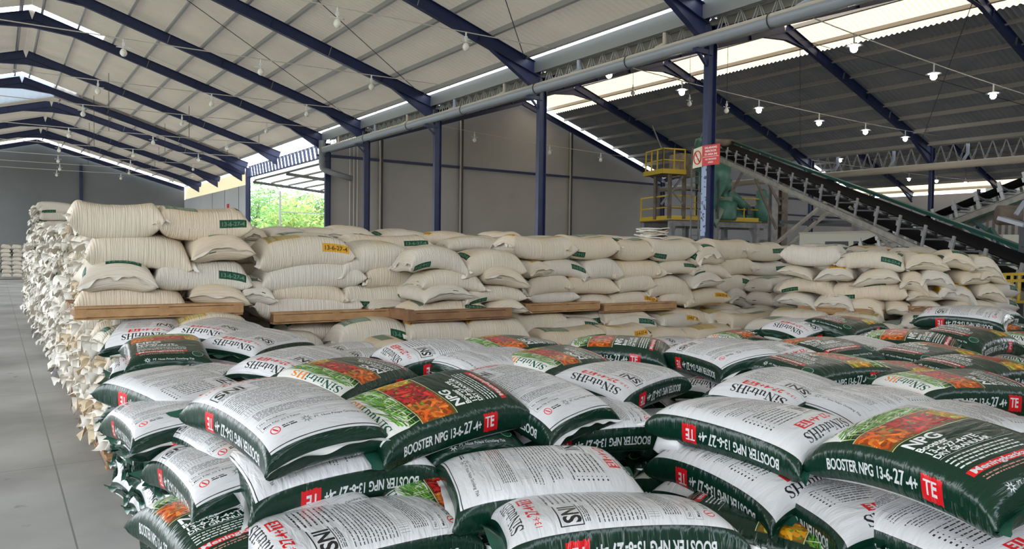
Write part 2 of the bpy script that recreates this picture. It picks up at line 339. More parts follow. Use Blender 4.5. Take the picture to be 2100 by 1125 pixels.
for y in (5.5, 9, 12.9, 16.5, 20.4, 24.2, 28): MB().tube([(12.2 + .15 * math.cos(q), y, 6.48 + .15 * math.sin(q)) for q in np.linspace(0, 6.2, 16)], .012, 5).build('pipe_clip', STEELD, o)
for i, y in enumerate((8.3, 11.9, 14.9, 18.3, 21.2, 24.6, 27.4, 31.2)):
    q = MB().tube([(12.35, y, 6.95), (12.35, y, 6.72), (12.33, y + .03, 6.68), (12.22, y + .14, 6.6), (12.2, y + .16, 6.52)], .055, 10).build('drop_pipe', PVCD if i % 2 else PVC, smooth=True)
    tag(q, 'short bent rain pipe dropping into the long gutter pipe, %s from the right' % ('first' if i == 0 else ORD[i]), 'pipe', 'bent drop pipes')
q = MB().tube([(12.2, 32.9, 6.95), (12.2, 32.9, 5.9), (12.22, 32.85, 5.7), (12.3, 32.75, 5.6), (12.7, 32.5, 5.45), (13.4, 32.2, 5.25)], .13, 14).build('elbow_pipe', mat('grey_duct', (.2, .21, .21), .5), smooth=True)
tag(q, 'fat grey elbow pipe hanging at the corner column', 'pipe')
q = MB().tube([(34.1, y, 6.02) for y in (5, 33)], .16, 12).build('rain_pipe', PVCD, smooth=True); tag(q, 'pale rain pipe along the far row of the right hall', 'pipe')
for i, y in enumerate((7, 9.6, 12.4, 15.2, 18.4, 21.2)):
    tag(MB().tube([(34.25, y, 6.9), (34.25, y, 6.5), (34.1, y + .15, 6.1)], .07, 8).build('drop_pipe', PVC, smooth=True), 'short drop pipe on the right hall far row, %s from the right' % ('first' if i == 0 else ORD[i]), 'pipe', 'far drop pipes')
# bracing rods and sag rods in the roofs
for i, (a, b_) in enumerate((((2.2, 22.8, 10.0), (12, 28.8, 7.0)), ((2.2, 16.8, 10.05), (12, 22.8, 7.0)), ((6, 10.8, 8.9), (12, 16.8, 7.0)), ((6.5, 16.8, 8.7), (2, 10.8, 10.1)))):
    tag(MB().tube([(a[0], a[1], a[2] + .3), (b_[0], b_[1], b_[2] + .3)], .012, 5).build('bracing_rod', STEELD), 'thin dark diagonal bracing rod under the left hall roof, %s' % ['towards the third column', 'towards the second column', 'nearest the gutter', 'nearest the ridge'][i], 'rod', 'bracing rods of the left hall')
for i, (a, b_) in enumerate((((24.5, 10.8, 10.0), (33.5, 16.8, 7.1)), ((24.5, 16.8, 10.0), (33.5, 22.8, 7.1)), ((33.5, 10.8, 7.1), (24.5, 16.8, 10.0)))):
    tag(MB().tube([a, b_], .012, 5).build('bracing_rod', STEELD), 'thin dark diagonal bracing rod under the right hall roof, %s' % ['nearest', 'beyond the second rafter', 'crossing the beyond one'][i], 'rod', 'bracing rods of the right hall')

# ---------------------------------------------------------------- lamps on wires
def wire(pts, sag, label, r=.014):
    q = []
    for a, b_ in zip(pts[:-1], pts[1:]):
        a = Vector(a); b_ = Vector(b_)
        for k in range(12): t = k / 12; p = a.lerp(b_, t); p.z -= sag * 4 * t * (1 - t); q.append(p)
    q.append(Vector(pts[-1])); return tag(MB().tube(q, r, 5).build('lamp_wire', CORD), label, 'wire', 'lamp wires')
def lamp_mesh(lit):
    o = bpy.data.objects.new('hanging_lamp', None); COL.objects.link(o)
    MB().tube([(0, 0, .34), (0, 0, .1)], .022, 6).build('lamp_holder', WHITEP, o, loc=(0, 0, 0))
    if lit: MB().lathe((0, 0, .06), [(.03, .05), (.06, .04), (.19, 0), (.2, -.015), (.05, .02)], 18).build('lamp_shade', WHITEP, o, True, loc=(0, 0, 0))
    else:
        MB().box((0, 0, .11), (.34, .03, .015)).build('lamp_arm', WHITEP, o, loc=(0, 0, 0))
        MB().box((.0, 0, .2), (.06, .06, .08)).build('junction_box', WHITEP, o, loc=(0, 0, 0))
    MB().lathe((0, 0, 0), [(.012, -.115), (.05, -.1), (.085, -.05), (.088, 0), (.06, .06), (.03, .09)], 14).build('bulb', LIT if lit else BULB, o, True, loc=(0, 0, 0))
    return o
un = lamp_mesh(False); li = lamp_mesh(True)
def put_lamp(src, p, lab, grp, first=[]):
    o = src if id(src) not in first else copy_tree(src)
    first.append(id(src)); o.location = p; tag(o, lab, 'lamp', grp)
yl = [(15.8, (6.2, 9.5)), (21.4, (2.7, 6.15, 9.5)), (27.2, (-.6, 2.7, 6.15, 9.5)), (32.2, (2.7, 6.15, 9.5)), (38.9, (2.7, 6.15, 9.5)), (45.2, (2.7, 6.15, 9.5)), (51, (3, 6.8, 10.4)), (56.2, (3.4, 7.4, 11.4)), (61, (3.5, 7.5, 11))]
for j, (y, xs_) in enumerate(yl):
    w = ORD[j]
    wire([(-10.5, y, 7.42), (12.4, y, 7.42)], .12, 'pale wire strung across the left hall, %s row of bulbs' % w, .014 + .0007 * j)
    for k, x in enumerate(xs_):
        pos = ['left', 'middle', 'right', 'far right'][k + (0 if len(xs_) > 2 else 1)] if len(xs_) < 4 else ['far left', 'left', 'middle', 'right'][k]
        wzz = 7.42 - .48 * ((x + 10.5) / 22.9) * (1 - (x + 10.5) / 22.9)
        put_lamp(un, (x, y, wzz - .34), 'unlit white bulb hanging in the left hall, %s lamp of the %s row' % (pos, w), 'unlit hanging bulbs')
        if j in (4, 5, 6, 7) and k < (2 if j > 5 else 3): tag(MB().tube([(x + 1.6, y, 7.31), (x + 1.6, y, (Z1R - .314 * (x + .45) if y < 46 else 9.98 - .287 * abs(x - .9)) - .02)], .012, 4).build('wire_hanger', STEELD), 'thin rod holding up the %s wire of bulbs in the left hall, %s one' % (w, ['left', 'middle', 'right'][k]), 'rod', 'wire hangers')
for j, (y, xs_) in enumerate(((10.3, (17.2, 21.1, 24.7)), (16.2, (17.6, 21.4, 24.9, 28, 31)))):
    wire([(12.7, y, 7.6), (34.3, y, 7.3)], .2, 'pale wire across the right hall, %s row of lit lamps' % ORD[j])
    for k, x in enumerate(xs_):
        tt = (x - 12.7) / 21.6; put_lamp(li, (x, y, 7.6 - .3 * tt - .8 * tt * (1 - tt) - .33), 'lit white disc lamp in the right hall, %s row, %s from the left' % (ORD[j], 'first' if k == 0 else ORD[k]), 'lit disc lamps')
for p, w in (((36.06, 22.2, 7.0), 'just past the far girder'), ((48.06, 24.8, 7.0), 'leftmost in the farthest hall'), ((50.57, 24.3, 7.0), 'middle in the farthest hall'), ((53.2, 23.7, 7.0), 'rightmost in the farthest hall'), ((14.11, 15.7, 7.0), 'under the long gutter pipe')):
    put_lamp(li, p, 'small lit lamp, %s' % w, 'lit disc lamps')
    tag(MB().tube([(p[0], p[1], 7.3), (p[0], p[1], 8.6)], .01, 4).build('lamp_drop_rod', STEELD), 'thin rod above the small lit lamp %s' % w, 'rod', 'lamp drop rods')
wire([(12.7, 28.2, 7.6), (34, 28.9, 7.1)], .25, 'thin wire with unlit bulbs before the gable wall', .01)
wire([(34.6, 24.4, 7.3), (56, 23.8, 7.3)], .1, 'wire with lit lamps in the farthest hall', .02)
for p, w in (((17.55, 27.4, 7.0), 'left'), ((21.88, 28.6, 7.0), 'middle'), ((25.24, 28.7, 7.0), 'right')):
    tt = (p[0] - 12.7) / 21.3; p = (p[0], 28.2 + .7 * tt, 7.6 - .5 * tt - tt * (1 - tt) - .33)
    put_lamp(un, p, 'unlit bulb hanging before the grey gable wall, %s of three' % w, 'unlit hanging bulbs')
for (px, py), w in (((1298, 190), 'left of the sign column'), ((1414, 212), 'close left of the sign column'), ((1490, 226), 'right of the sign column')):
    lp = atX(px, py, 22); put_lamp(un, lp, 'unlit bulb under the dark right hall roof, %s' % w, 'unlit hanging bulbs')
    tag(MB().tube([(lp.x, lp.y, lp.z + .3), (lp.x, lp.y, 10.15)], .01, 4).build('lamp_drop_rod', STEELD), 'thin rod above the unlit right hall bulb %s' % w, 'rod', 'lamp drop rods')

# ---------------------------------------------------------------- outside the opening: lean-to canopy and trees
o = empty('outside_canopy', (14, 40, 0), 'translucent sheet canopy on dark steel seen through the opening', 'canopy')
corrug_ = MB()
for i in range(200):
    y = 33.7 + 13 * i / 199; a = .025 * math.cos(i * 1.2); corrug_.v += [(12.9, y, 6.28 + a), (18.4, y, 5.8 + a)]
corrug_.f = [(2 * i, 2 * i + 1, 2 * i + 3, 2 * i + 2) for i in range(199)]; corrug_.build('canopy_sheet', TRANSC, o, True)
for t in (.03, .22, .41, .6, .79, .98): MB().beam((12.9 + 5.5 * t, 33.7, 6.2 - .48 * t), (12.9 + 5.5 * t, 46.7, 6.2 - .48 * t), .05, .1).build('canopy_purlin', STEELD, o)
for y in (40.1, 46.4): MB().beam((12.9, y, 6.06), (18.4, y, 5.6), .1, .16).build('canopy_rafter', STEELD, o)
for x, y in ((14.55, 46.4), (18.3, 46.4), (18.3, 40.1)): MB().beam((x, y, 0), (x, y, 5.6), .1, .1, (1, 0, 0)).build('canopy_post', GALV, o)
MB().beam((14.6, 46.4, 4.3), (18.3, 46.4, 4.3), .06, .06).beam((12.9, 46.4, 2.4), (18.3, 46.4, 2.4), .06, .06).build('rail', GALV, o)
LEAF = [mat('leaf_green', (.24, .42, .12), .5, trans=.4), mat('leaf_yellow_green', (.45, .52, .16), .5, trans=.35), mat('leaf_deep_green', (.14, .28, .09), .5, trans=.3)]
for i, (x, y, h, s_) in enumerate(((20.5, 63, 6.5, 3.2), (24, 66, 7.5, 3.6), (20, 71, 8, 3.8), (26, 75, 9, 4.2), (28, 68, 8.5, 3.8), (25, 84, 11, 5))):
    t_ = empty('leafy_tree', (x, y, 0), 'bright green leafy tree outside the opening, %s' % ['behind the canopy post', 'in the middle', 'towards the left', 'far left at the back', 'beside the corner column', 'farthest back'][i], 'tree', 'trees outside')
    MB().tube([(x, y, 0), (x + .2, y, 2), (x, y + .3, 4), (x + .3, y, h * .8)], [.2, .16, .12, .04], 8).build('trunk', RUST, t_)
    rr = random.Random(i); mb = MB()
    for k in range(2600):
        q = Vector((rr.gauss(0, 1), rr.gauss(0, 1), rr.gauss(0, 1))).normalized() * s_ * rr.uniform(.35, 1)
        c = Vector((x, y, h * .5)) + Vector((q.x, q.y, q.z * .95)); c.z = max(.3, c.z)
        a = Vector((rr.uniform(-1, 1), rr.uniform(-1, 1), rr.uniform(-.6, .6))).normalized() * rr.uniform(.16, .34); b_ = a.cross(Vector((rr.uniform(-1, 1), rr.uniform(-1, 1), rr.uniform(-1, 1)))).normalized() * a.length * .32
        mb.add([c - a, c - b_ + Vector((0, 0, .02)), c + a - Vector((0, 0, .05)), c + b_ + Vector((0, 0, .02))], [(0, 1, 2, 3)])
    f = mb.build('foliage', LEAF[i % 3], t_)
    f.data.materials.append(LEAF[(i + 1) % 3]); mi = np.random.RandomState(i).randint(0, 2, len(f.data.polygons)); f.data.polygons.foreach_set('material_index', mi.astype(np.int32))
# ---------------------------------------------------------------- printed sack artwork (drawn here, in metres, onto a sheet: s along the sack, c around it)
LB, CB = .90, 1.20
class Art:
    def __init__(s, ppm, base):
        s.p = ppm; s.W = int(LB * ppm); s.H = int(CB * ppm); s.a = np.zeros((s.H, s.W, 3), np.float32); s.a[:] = base
        s.m = lambda q: q
    def rect(s, s0, c0, s1, c1, col):
        s.a[max(0, int(c0 * s.p)):int(c1 * s.p), max(0, int(s0 * s.p)):int(s1 * s.p)] = col
    def poly(s, pts, col):
        P = np.array(pts) * s.p; n = len(P); c = P.mean(0)
        for i in range(1, n - 1): s.tri(P[0], P[i], P[i + 1], col)
    def tri(s, a, b, c, col):
        x0 = max(0, int(min(a[0], b[0], c[0]))); x1 = min(s.W - 1, int(max(a[0], b[0], c[0])) + 1); y0 = max(0, int(min(a[1], b[1], c[1]))); y1 = min(s.H - 1, int(max(a[1], b[1], c[1])) + 1)
        if x1 < x0 or y1 < y0: return
        X, Y = np.meshgrid(np.arange(x0, x1 + 1) + .5, np.arange(y0, y1 + 1) + .5)
        e = lambda p, q: (q[0] - p[0]) * (Y - p[1]) - (q[1] - p[1]) * (X - p[0])
        A, B, C = e(a, b), e(b, c), e(c, a); m = ((A >= 0) & (B >= 0) & (C >= 0)) | ((A <= 0) & (B <= 0) & (C <= 0))
        s.a[y0:y1 + 1, x0:x1 + 1][m] = col
    def cap(s, a, b, w, col, w2=None):
        a = np.array(a) * s.p; b = np.array(b) * s.p; w = w * s.p / 2; w2 = w if w2 is None else w2 * s.p / 2; mw = max(w, w2) + 1
        x0 = max(0, int(min(a[0], b[0]) - mw)); x1 = min(s.W - 1, int(max(a[0], b[0]) + mw)); y0 = max(0, int(min(a[1], b[1]) - mw)); y1 = min(s.H - 1, int(max(a[1], b[1]) + mw))
        if x1 < x0 or y1 < y0: return
        X, Y = np.meshgrid(np.arange(x0, x1 + 1) + .5, np.arange(y0, y1 + 1) + .5); d = b - a; L2 = max(1e-6, d @ d)
        t = np.clip(((X - a[0]) * d[0] + (Y - a[1]) * d[1]) / L2, 0, 1); D = np.hypot(X - a[0] - t * d[0], Y - a[1] - t * d[1])
        s.a[y0:y1 + 1, x0:x1 + 1][D <= w + (w2 - w) * t] = col
    def disc(s, c, r, col): s.cap(c, (c[0] + 1e-5, c[1]), 2 * r, col)
    def ring(s, c, r, w, col, n=28):
        for k in range(n):
            q = 2 * math.pi * k / n; q2 = 2 * math.pi * (k + 1) / n; s.cap((c[0] + r * math.cos(q), c[1] + r * math.sin(q)), (c[0] + r * math.cos(q2), c[1] + r * math.sin(q2)), w, col)
    def image(s, name):
        im = bpy.data.images.new(name, s.W, s.H); px = np.ones((s.H, s.W, 4), np.float32); px[..., :3] = s.a; im.pixels.foreach_set(px.ravel()); im.update(); im.pack(); return im
TXT = {}
def glyphs(t, bold):
    if (t, bold) not in TXT:
        c = bpy.data.curves.new('t', 'FONT'); c.body = t; c.size = 1; c.resolution_u = 3; c.offset = .028 if bold else .006
        o = bpy.data.objects.new('t', c); COL.objects.link(o); me = o.to_mesh(); me.calc_loop_triangles()
        v = np.array([x.co[:2] for x in me.vertices]) if len(me.vertices) else np.zeros((1, 2)); tr = [tuple(x.vertices) for x in me.loop_triangles]
        TXT[(t, bold)] = (v, tr); o.to_mesh_clear(); bpy.data.objects.remove(o); bpy.data.curves.remove(c)
    return TXT[(t, bold)]
# frames: (origin s, origin c, x axis, y axis)
def P_(s0, c0): return (np.array([s0, c0]), np.array([0., 1.]), np.array([-1., 0.]))       # upright panel text: reads along +c, up is -s
def SL_(s0, c0): return (np.array([s0, c0]), np.array([1., 0.]), np.array([0., 1.]))      # left gusset
def SR_(s0, c0): return (np.array([s0, c0]), np.array([-1., 0.]), np.array([0., -1.]))    # right gusset
def write(A, fr, t, size, col, bold=True, sx=1.0, width=None):
    v, tr = glyphs(t, bold); o, X, Y = fr; w = v[:, 0].max() * size * sx
    if width: sx *= width / w; w = width
    q = (o + np.outer(v[:, 0] * size * sx, X) + np.outer(v[:, 1] * size, Y)) * A.p
    for a, b, c in tr: A.tri(q[a], q[b], q[c], col)
    return w
def serif(A, fr, word, size, col):
    o, X, Y = fr; x = 0; T, t_ = .15, .05
    def ln(p, q, w, w2=None): A.cap(o + (X * (x + p[0]) + Y * p[1]) * size, o + (X * (x + q[0]) + Y * q[1]) * size, w * size, col, None if w2 is None else w2 * size)
    def sf(cx, y, w=.3): ln((cx - w / 2, y), (cx + w / 2, y), t_)
    for ch in word:
        if ch == 'S':
            pts = [(.5 - .0 + .2 * math.cos(q) - .2, .52 + .17 * math.sin(q)) for q in np.linspace(.3, 4.3, 9)]
            pts = [(.42, .58), (.36, .66), (.25, .69), (.13, .64), (.09, .54), (.14, .44), (.25, .37), (.38, .3), (.44, .19), (.38, .07), (.25, .01), (.12, .04), (.06, .14)]
            for i, (p, q) in enumerate(zip(pts[:-1], pts[1:])): w = .05 + .1 * math.exp(-((i - 6) / 2.6) ** 2); ln(p, q, w)
            ln((.43, .68), (.43, .52), t_); ln((.05, .02), (.05, .19), t_); x += .54
        elif ch == 'i': ln((.15, .02), (.15, .45), .12); sf(.15, .01); ln((.04, .44), (.15, .44), t_); ln((.15, .64), (.15, .645), .15); x += .32
        elif ch == 'N': ln((.12, .02), (.12, .68), .055); ln((.12, .66), (.56, .03), T); ln((.56, .03), (.56, .68), .055); sf(.12, .01, .24); sf(.1, .69, .2); sf(.56, .69, .24); x += .72
        elif ch == 'u': ln((.12, .12), (.12, .44), .12); ln((.12, .12), (.2, .03), .08); ln((.2, .03), (.36, .08), .06); ln((.4, .02), (.4, .44), .12); sf(.06, .44, .12); sf(.36, .44, .12); sf(.46, .02, .12); x += .54
        elif ch == 't': ln((.14, .1), (.14, .6), .12); ln((.02, .44), (.3, .44), t_); ln((.14, .08), (.3, .05), .07); x += .34
        elif ch == 'r': ln((.12, .02), (.12, .44), .12); sf(.12, .01, .26); ln((.14, .34), (.28, .42), .07); ln((.3, .4), (.305, .4), .12); x += .38
        elif ch == 'H': ln((.14, .02), (.14, .68), T); ln((.56, .02), (.56, .68), T); ln((.14, .36), (.56, .36), t_); [sf(c, y, .28) for c in (.14, .56) for y in (.01, .69)]; x += .74
    return x * size
DG, WH, RD, BK, GR = (.03, .175, .125), (.81, .81, .815), (.82, .10, .12), (.14, .14, .15), (.5, .52, .52)
rr = random.Random(3)
def greek(A, s, c0, c1, col=(.3, .31, .32), h=.0042):          # a line of small print, read along +c
    c = c0
    while c < c1:
        w = rr.uniform(.006, .03); A.rect(s, c, s + h * rr.uniform(.7, 1), min(c1, c + w), col); c += w + .004
def burst(A, s, c, r, col):
    for k in range(8):
        q = k * math.pi / 4; A.cap((s + r * .45 * math.cos(q), c + r * .45 * math.sin(q)), (s + r * math.cos(q), c + r * math.sin(q)), r * .28, col, r * .05)
    A.ring((s, c), r * .36, r * .1, col)
def gusset(A, fr, back=False):
    pass
def npk_art():
    A = Art(1650, WH)
    # front panel, dark green, with the vegetable picture
    A.rect(0, 0, LB, .60, DG)
    for k in range(40):                                          # white head that curves into the green
        c = .085 + .43 * k / 40; A.rect(.03, c, .19 + .06 * math.sin(math.pi * k / 40), c + .0115, (.88, .88, .86))
    for k in range(150):                                          # spring onions and celery
        s = rr.uniform(.15, .25); c = .09 + .42 * rr.random(); g = rr.uniform(.35, .75)
        A.cap((s, c), (s + rr.uniform(-.06, -.01), min(.53, c + rr.uniform(.05, .16))), rr.uniform(.004, .012), (g * rr.uniform(.4, .75), g * .95, g * .28), .001)
    for k in range(14): c = .09 + .42 * k / 14 + .01 * math.sin(k * 3); A.cap((.19 + .02 * math.sin(k), c), (.25, c + .012), .007, (.75, .82, .6), .002)
    A.rect(.255, .075, .44, .525, (.35, .33, .16))
    for (c0, c1, cols, n, w) in ((.085, .23, ((.92, .45, .12), (.86, .36, .08), (.95, .55, .2)), 75, .019), (.23, .42, ((.80, .10, .10), (.66, .05, .08), (.88, .22, .16)), 120, .016), (.42, .515, ((.95, .72, .15), (.9, .6, .1), (.75, .75, .2)), 45, .024)):
        A.rect(.262, c0, .432, c1, tuple(x * .6 for x in cols[1]))
        for k in range(n):
            s = rr.uniform(.268, .425); c = rr.uniform(c0 + .005, c1 - .01); q = rr.uniform(0, 6.28); l = rr.uniform(.03, .06); f = rr.uniform(.55, 1.08); cc = rr.choice(cols)
            A.cap((s, c), (min(.432, max(.262, s + l * math.cos(q))), min(c1, max(c0, c + l * math.sin(q)))), w, tuple(min(1, x * f) for x in cc), w * .4)
        for k in range(6):
            s = rr.uniform(.275, .42); c = rr.uniform(c0 + .01, c1 - .01); A.cap((s, c), (s + rr.uniform(-.015, .015), c + rr.uniform(-.015, .015)), .012, (.35, .6, .18), .004)
    for d in (.253, .443): A.rect(d, .075, d + .004, .525, (.78, .75, .5))
    serif(A, P_(.12, .11), 'SiNutri', .075, (.02, .33, .25)); serif(A, P_(.12, .345), 'HS', .075, (.9, .5, .1))
    for s, t, z, c in ((.51, 'NPG', .075, .11), (.548, 'Booster', .04, .11), (.585, '13-6-27-4+TE', .04, .11), (.615, 'DRY GRANULAR', .033, .11)): write(A, P_(s, c), t, z, (.93, .93, .92))
    A.rect(.622, .11, .624, .45, WH)
    for i in range(4): greek(A, .64 + i * .018, .11, .40, (.85, .87, .85), .008)
    A.rect(.722, .10, .752, .40, RD); write(A, P_(.746, .115), 'Meningkatkan', .032, WH, width=.26)
    for i in range(2): greek(A, .765 + i * .012, .12, .38, (.7, .5, .45), .006)
    A.ring((.775, .46), .033, .003, (.6, .75, .68)); A.disc((.775, .46), .03, (.06, .28, .2))
    burst(A, .835, .16, .02, WH); write(A, P_(.84, .19), 'PT. Nusa Palapa Gemilang Tbk', .020, WH, False)
    # back panel, white
    A.rect(0, .60, LB, CB, WH)
    b = .655
    A.rect(0, .6, .018, CB, DG)
    serif(A, P_(.105, b + .05), 'SiNutriHS', .074, BK)
    write(A, P_(.165, b + .03), '13-6-', .032, RD, False); write(A, P_(.17, b + .105), '27-4+', .058, RD); A.rect(.122, b + .25, .175, b + .335, RD); write(A, P_(.168, b + .258), 'TE', .056, WH)
    # SNI mark and the parameter list
    write(A, P_(.30, b + .03), 'SNI', .085, BK); A.rect(.225, b + .02, .23, b + .17, BK); A.rect(.305, b + .02, .309, b + .17, BK); A.rect(.225, b + .018, .309, b + .022, BK)
    for i in range(3): greek(A, .315 + i * .007, b + .03, b + .15, h=.004)
    for i in range(7):
        s = .215 + i * .021; greek(A, s, b + .20, b + .38, (.2, .2, .21), .0075); A.disc((s + .003, b + .41), .003, BK); A.rect(s, b + .425, s + .007, b + .435, BK)
    greek(A, .36, b + .02, b + .43, h=.006)
    for i in range(11): greek(A, .378 + i * .0145, b + .02, b + rr.uniform(.3, .45), h=.0052)
    for i in range(7):                                           # small diagrams
        for k in range(3): A.rect(.54, b + .03 + k * .15 + i * .012, .58, b + .032 + k * .15 + i * .012, GR)
    for s in (.535, .56, .585): A.rect(s, b + .02, s + .0015, b + .44, GR)
    for i in range(7): greek(A, .60 + i * .009, b + .04, b + .42)
    for s0, c0, c1 in ((.672, .02, .21), (.672, .24, .45), (.705, .02, .30)):                # boxed registration lines
        for d in (0, .026): A.rect(s0 + d, b + c0, s0 + d + .0015, b + c1, GR)
        for c in (c0, c1): A.rect(s0, b + c, s0 + .0275, b + c + .0015, GR)
    write(A, P_(.692, b + .03), 'No. Pendaftaran', .017, BK, False); write(A, P_(.725, b + .03), 'Masa Edar s/d 2 Tahun', .017, BK, False)
    A.ring((.765, b + .06), .018, .004, RD); A.cap((.755, b + .055), (.775, b + .065), .006, RD)
    greek(A, .757, b + .09, b + .14, BK, .006); greek(A, .767, b + .09, b + .15, BK, .006)
    burst(A, .765, b + .19, .024, GR); write(A, P_(.757, b + .225), 'Didistribusikan oleh', .013, GR, False); write(A, P_(.775, b + .22), 'PT. Nusa Palapa Gemilang Tbk', .0185, BK, False, width=.24)
    A.rect(.838, .6, .842, CB, BK); A.rect(.852, .6, LB, CB, DG)
    # gussets (side strips), green on both sides of the seams
    A.rect(0, CB - .05, LB, CB, DG); A.rect(0, 0, LB, .08, DG); A.rect(0, .52, LB, .65, DG)
    A.rect(0, CB - .052, LB, CB - .049, BK); A.rect(0, .649, LB, .652, BK)
    for fr, sg in ((SL_(.13, -.008), 1), (SR_(.77, .608), -1)):
        o, X, Y = fr
        for base in (0., 1.) if sg > 0 else (0.,):
            f2 = (o + np.array([0, CB * base]), X, Y); w = write(A, f2, 'BOOSTER NPG 13-6-', .036, WH, width=.33)
            w += write(A, (f2[0] + X * (w + .005), X, Y), '27', .047, WH); w += write(A, (f2[0] + X * (w + .01), X, Y), '-4+', .036, WH)
            p0 = f2[0] + X * (w + .025) - Y * .014; p1 = p0 + X * .085 + Y * .06
            A.rect(min(p0[0], p1[0]), min(p0[1], p1[1]), max(p0[0], p1[0]), max(p0[1], p1[1]), (.80, .09, .12))
            for k in range(14):
                e = p0 + X * .085 * rr.random() + Y * rr.choice((0, .06)); A.disc(e, .004, (.80, .09, .12))
            write(A, (f2[0] + X * (w + .034) + Y * .001, X, Y), 'TE', .046, WH, sx=1.05)
    return A.image('npk_sack_print')
def woven_art(accent, dark, ink):
    A = Art(700, (.80, .775, .73)); 
    for k in range(60):                                          # blotches of dust on the weave
        s, c, r = rr.uniform(.1, LB - .1), rr.choice((rr.uniform(.15, .45), rr.uniform(.75, 1.05))), rr.uniform(.08, .2); f = rr.uniform(-.022, -.002)
        x0, x1, y0, y1 = int((s - r) * A.p), int((s + r) * A.p), int((c - r) * A.p), int((c + r) * A.p)
        x0 = max(0, x0); y0 = max(0, y0); X, Y = np.meshgrid(np.arange(x0, min(A.W, x1)), np.arange(y0, min(A.H, y1)))
        g = np.clip(1 - np.hypot(X / A.p - s, Y / A.p - c) / r, 0, 1)[..., None]; A.a[y0:min(A.H, y1), x0:min(A.W, x1)] += g * f * np.array([.7, 1.3, 2.4])
    pan = (.45, .53, .47) if accent[1] < .4 else (.72, .64, .38)
    A.rect(.12, .14, .40, .40, pan); A.rect(.13, .15, .21, .39, tuple(x * .85 for x in pan)); serif(A, P_(.19, .16), 'SiNutri', .055, (.75, .78, .72))
    for i in range(8): greek(A, .235 + i * .018, .16, .38, (.68, .72, .66), .007)
    for i in range(9): greek(A, .50 + i * .02, .16, .40, (.55, .56, .55), .007)
    for f2, X, Y in (SL_(.58, .025), SL_(.58, .025 + CB), P_(.80, .2)):
        p0 = f2 - Y * .013; p1 = p0 + X * .25 + Y * .058; A.rect(min(p0[0], p1[0]), min(p0[1], p1[1]), max(p0[0], p1[0]), max(p0[1], p1[1]), accent)
        write(A, (f2 + X * .012, X, Y), '13-6-27-4', .042, ink, True, width=.22)
    A.rect(.02, .78, .028, .84, dark); A.rect(.15, 0.82, .40, .98, pan)
    return A.image('woven_sack_print')
def sack_mat(name, img, rough, spec, woven):
    m = bpy.data.materials.new(name); m.use_nodes = True; n = m.node_tree; b = n.nodes['Principled BSDF']; L = n.links.new
    i = n.nodes.new('ShaderNodeTexImage'); i.image = img; L(i.outputs[0], b.inputs['Base Color']); b.inputs['Roughness'].default_value = rough; b.inputs['Specular IOR Level'].default_value = spec
    bu = n.nodes.new('ShaderNodeBump'); t = n.nodes.new('ShaderNodeTexCoord')
    if woven:
        oi = n.nodes.new('ShaderNodeObjectInfo'); h = n.nodes.new('ShaderNodeMixRGB'); h.blend_type = 'MULTIPLY'; h.inputs[0].default_value = 1; r = n.nodes.new('ShaderNodeValToRGB')
        r.color_ramp.elements[0].color = (.94, .94, .94, 1); r.color_ramp.elements[1].color = (1, .90, .77, 1); L(oi.outputs['Random'], r.inputs[0]); L(i.outputs[0], h.inputs[1]); L(r.outputs[0], h.inputs[2]); L(h.outputs[0], b.inputs['Base Color'])
        mp = n.nodes.new('ShaderNodeMapping'); mp.inputs['Scale'].default_value = (75, 5, 1); no = n.nodes.new('ShaderNodeTexNoise'); no.inputs['Scale'].default_value = 1; no.inputs['Detail'].default_value = 2
        L(t.outputs['UV'], mp.inputs[0]); L(mp.outputs[0], no.inputs[0]); L(no.outputs[0], bu.inputs['Height']); bu.inputs['Strength'].default_value = 1; bu.inputs['Distance'].default_value = .012
    else:
        mp = n.nodes.new('ShaderNodeMapping'); mp.inputs['Scale'].default_value = (26, 9, 1); no = n.nodes.new('ShaderNodeTexNoise'); no.inputs['Scale'].default_value = 1; no.inputs['Detail'].default_value = 3; no.inputs['Distortion'].default_value = .6
        L(t.outputs['UV'], mp.inputs[0]); L(mp.outputs[0], no.inputs[0]); L(no.outputs[0], bu.inputs['Height']); bu.inputs['Strength'].default_value = .8; bu.inputs['Distance'].default_value = .013
    L(bu.outputs[0], b.inputs['Normal']); return m
NPK = sack_mat('printed_film_sack', npk_art(), .24, .55, False)
WG = sack_mat('woven_sack_green_print', woven_art((.06, .27, .18), (.1, .25, .2), (.36, .50, .43)), .55, .3, True)
WY = sack_mat('woven_sack_yellow_print', woven_art((.80, .60, .15), (.5, .4, .1), (.3, .25, .08)), .55, .3, True)
FLAPW = mat('woven_flap', (.62, .59, .52), .6); FLAPT = mat('tan_woven_flap', (.56, .46, .32), .7); FLAPG = mat('green_film_flap', (.012, .07, .045), .25); FLAPC = mat('white_film_flap', (.74, .74, .74), .3)

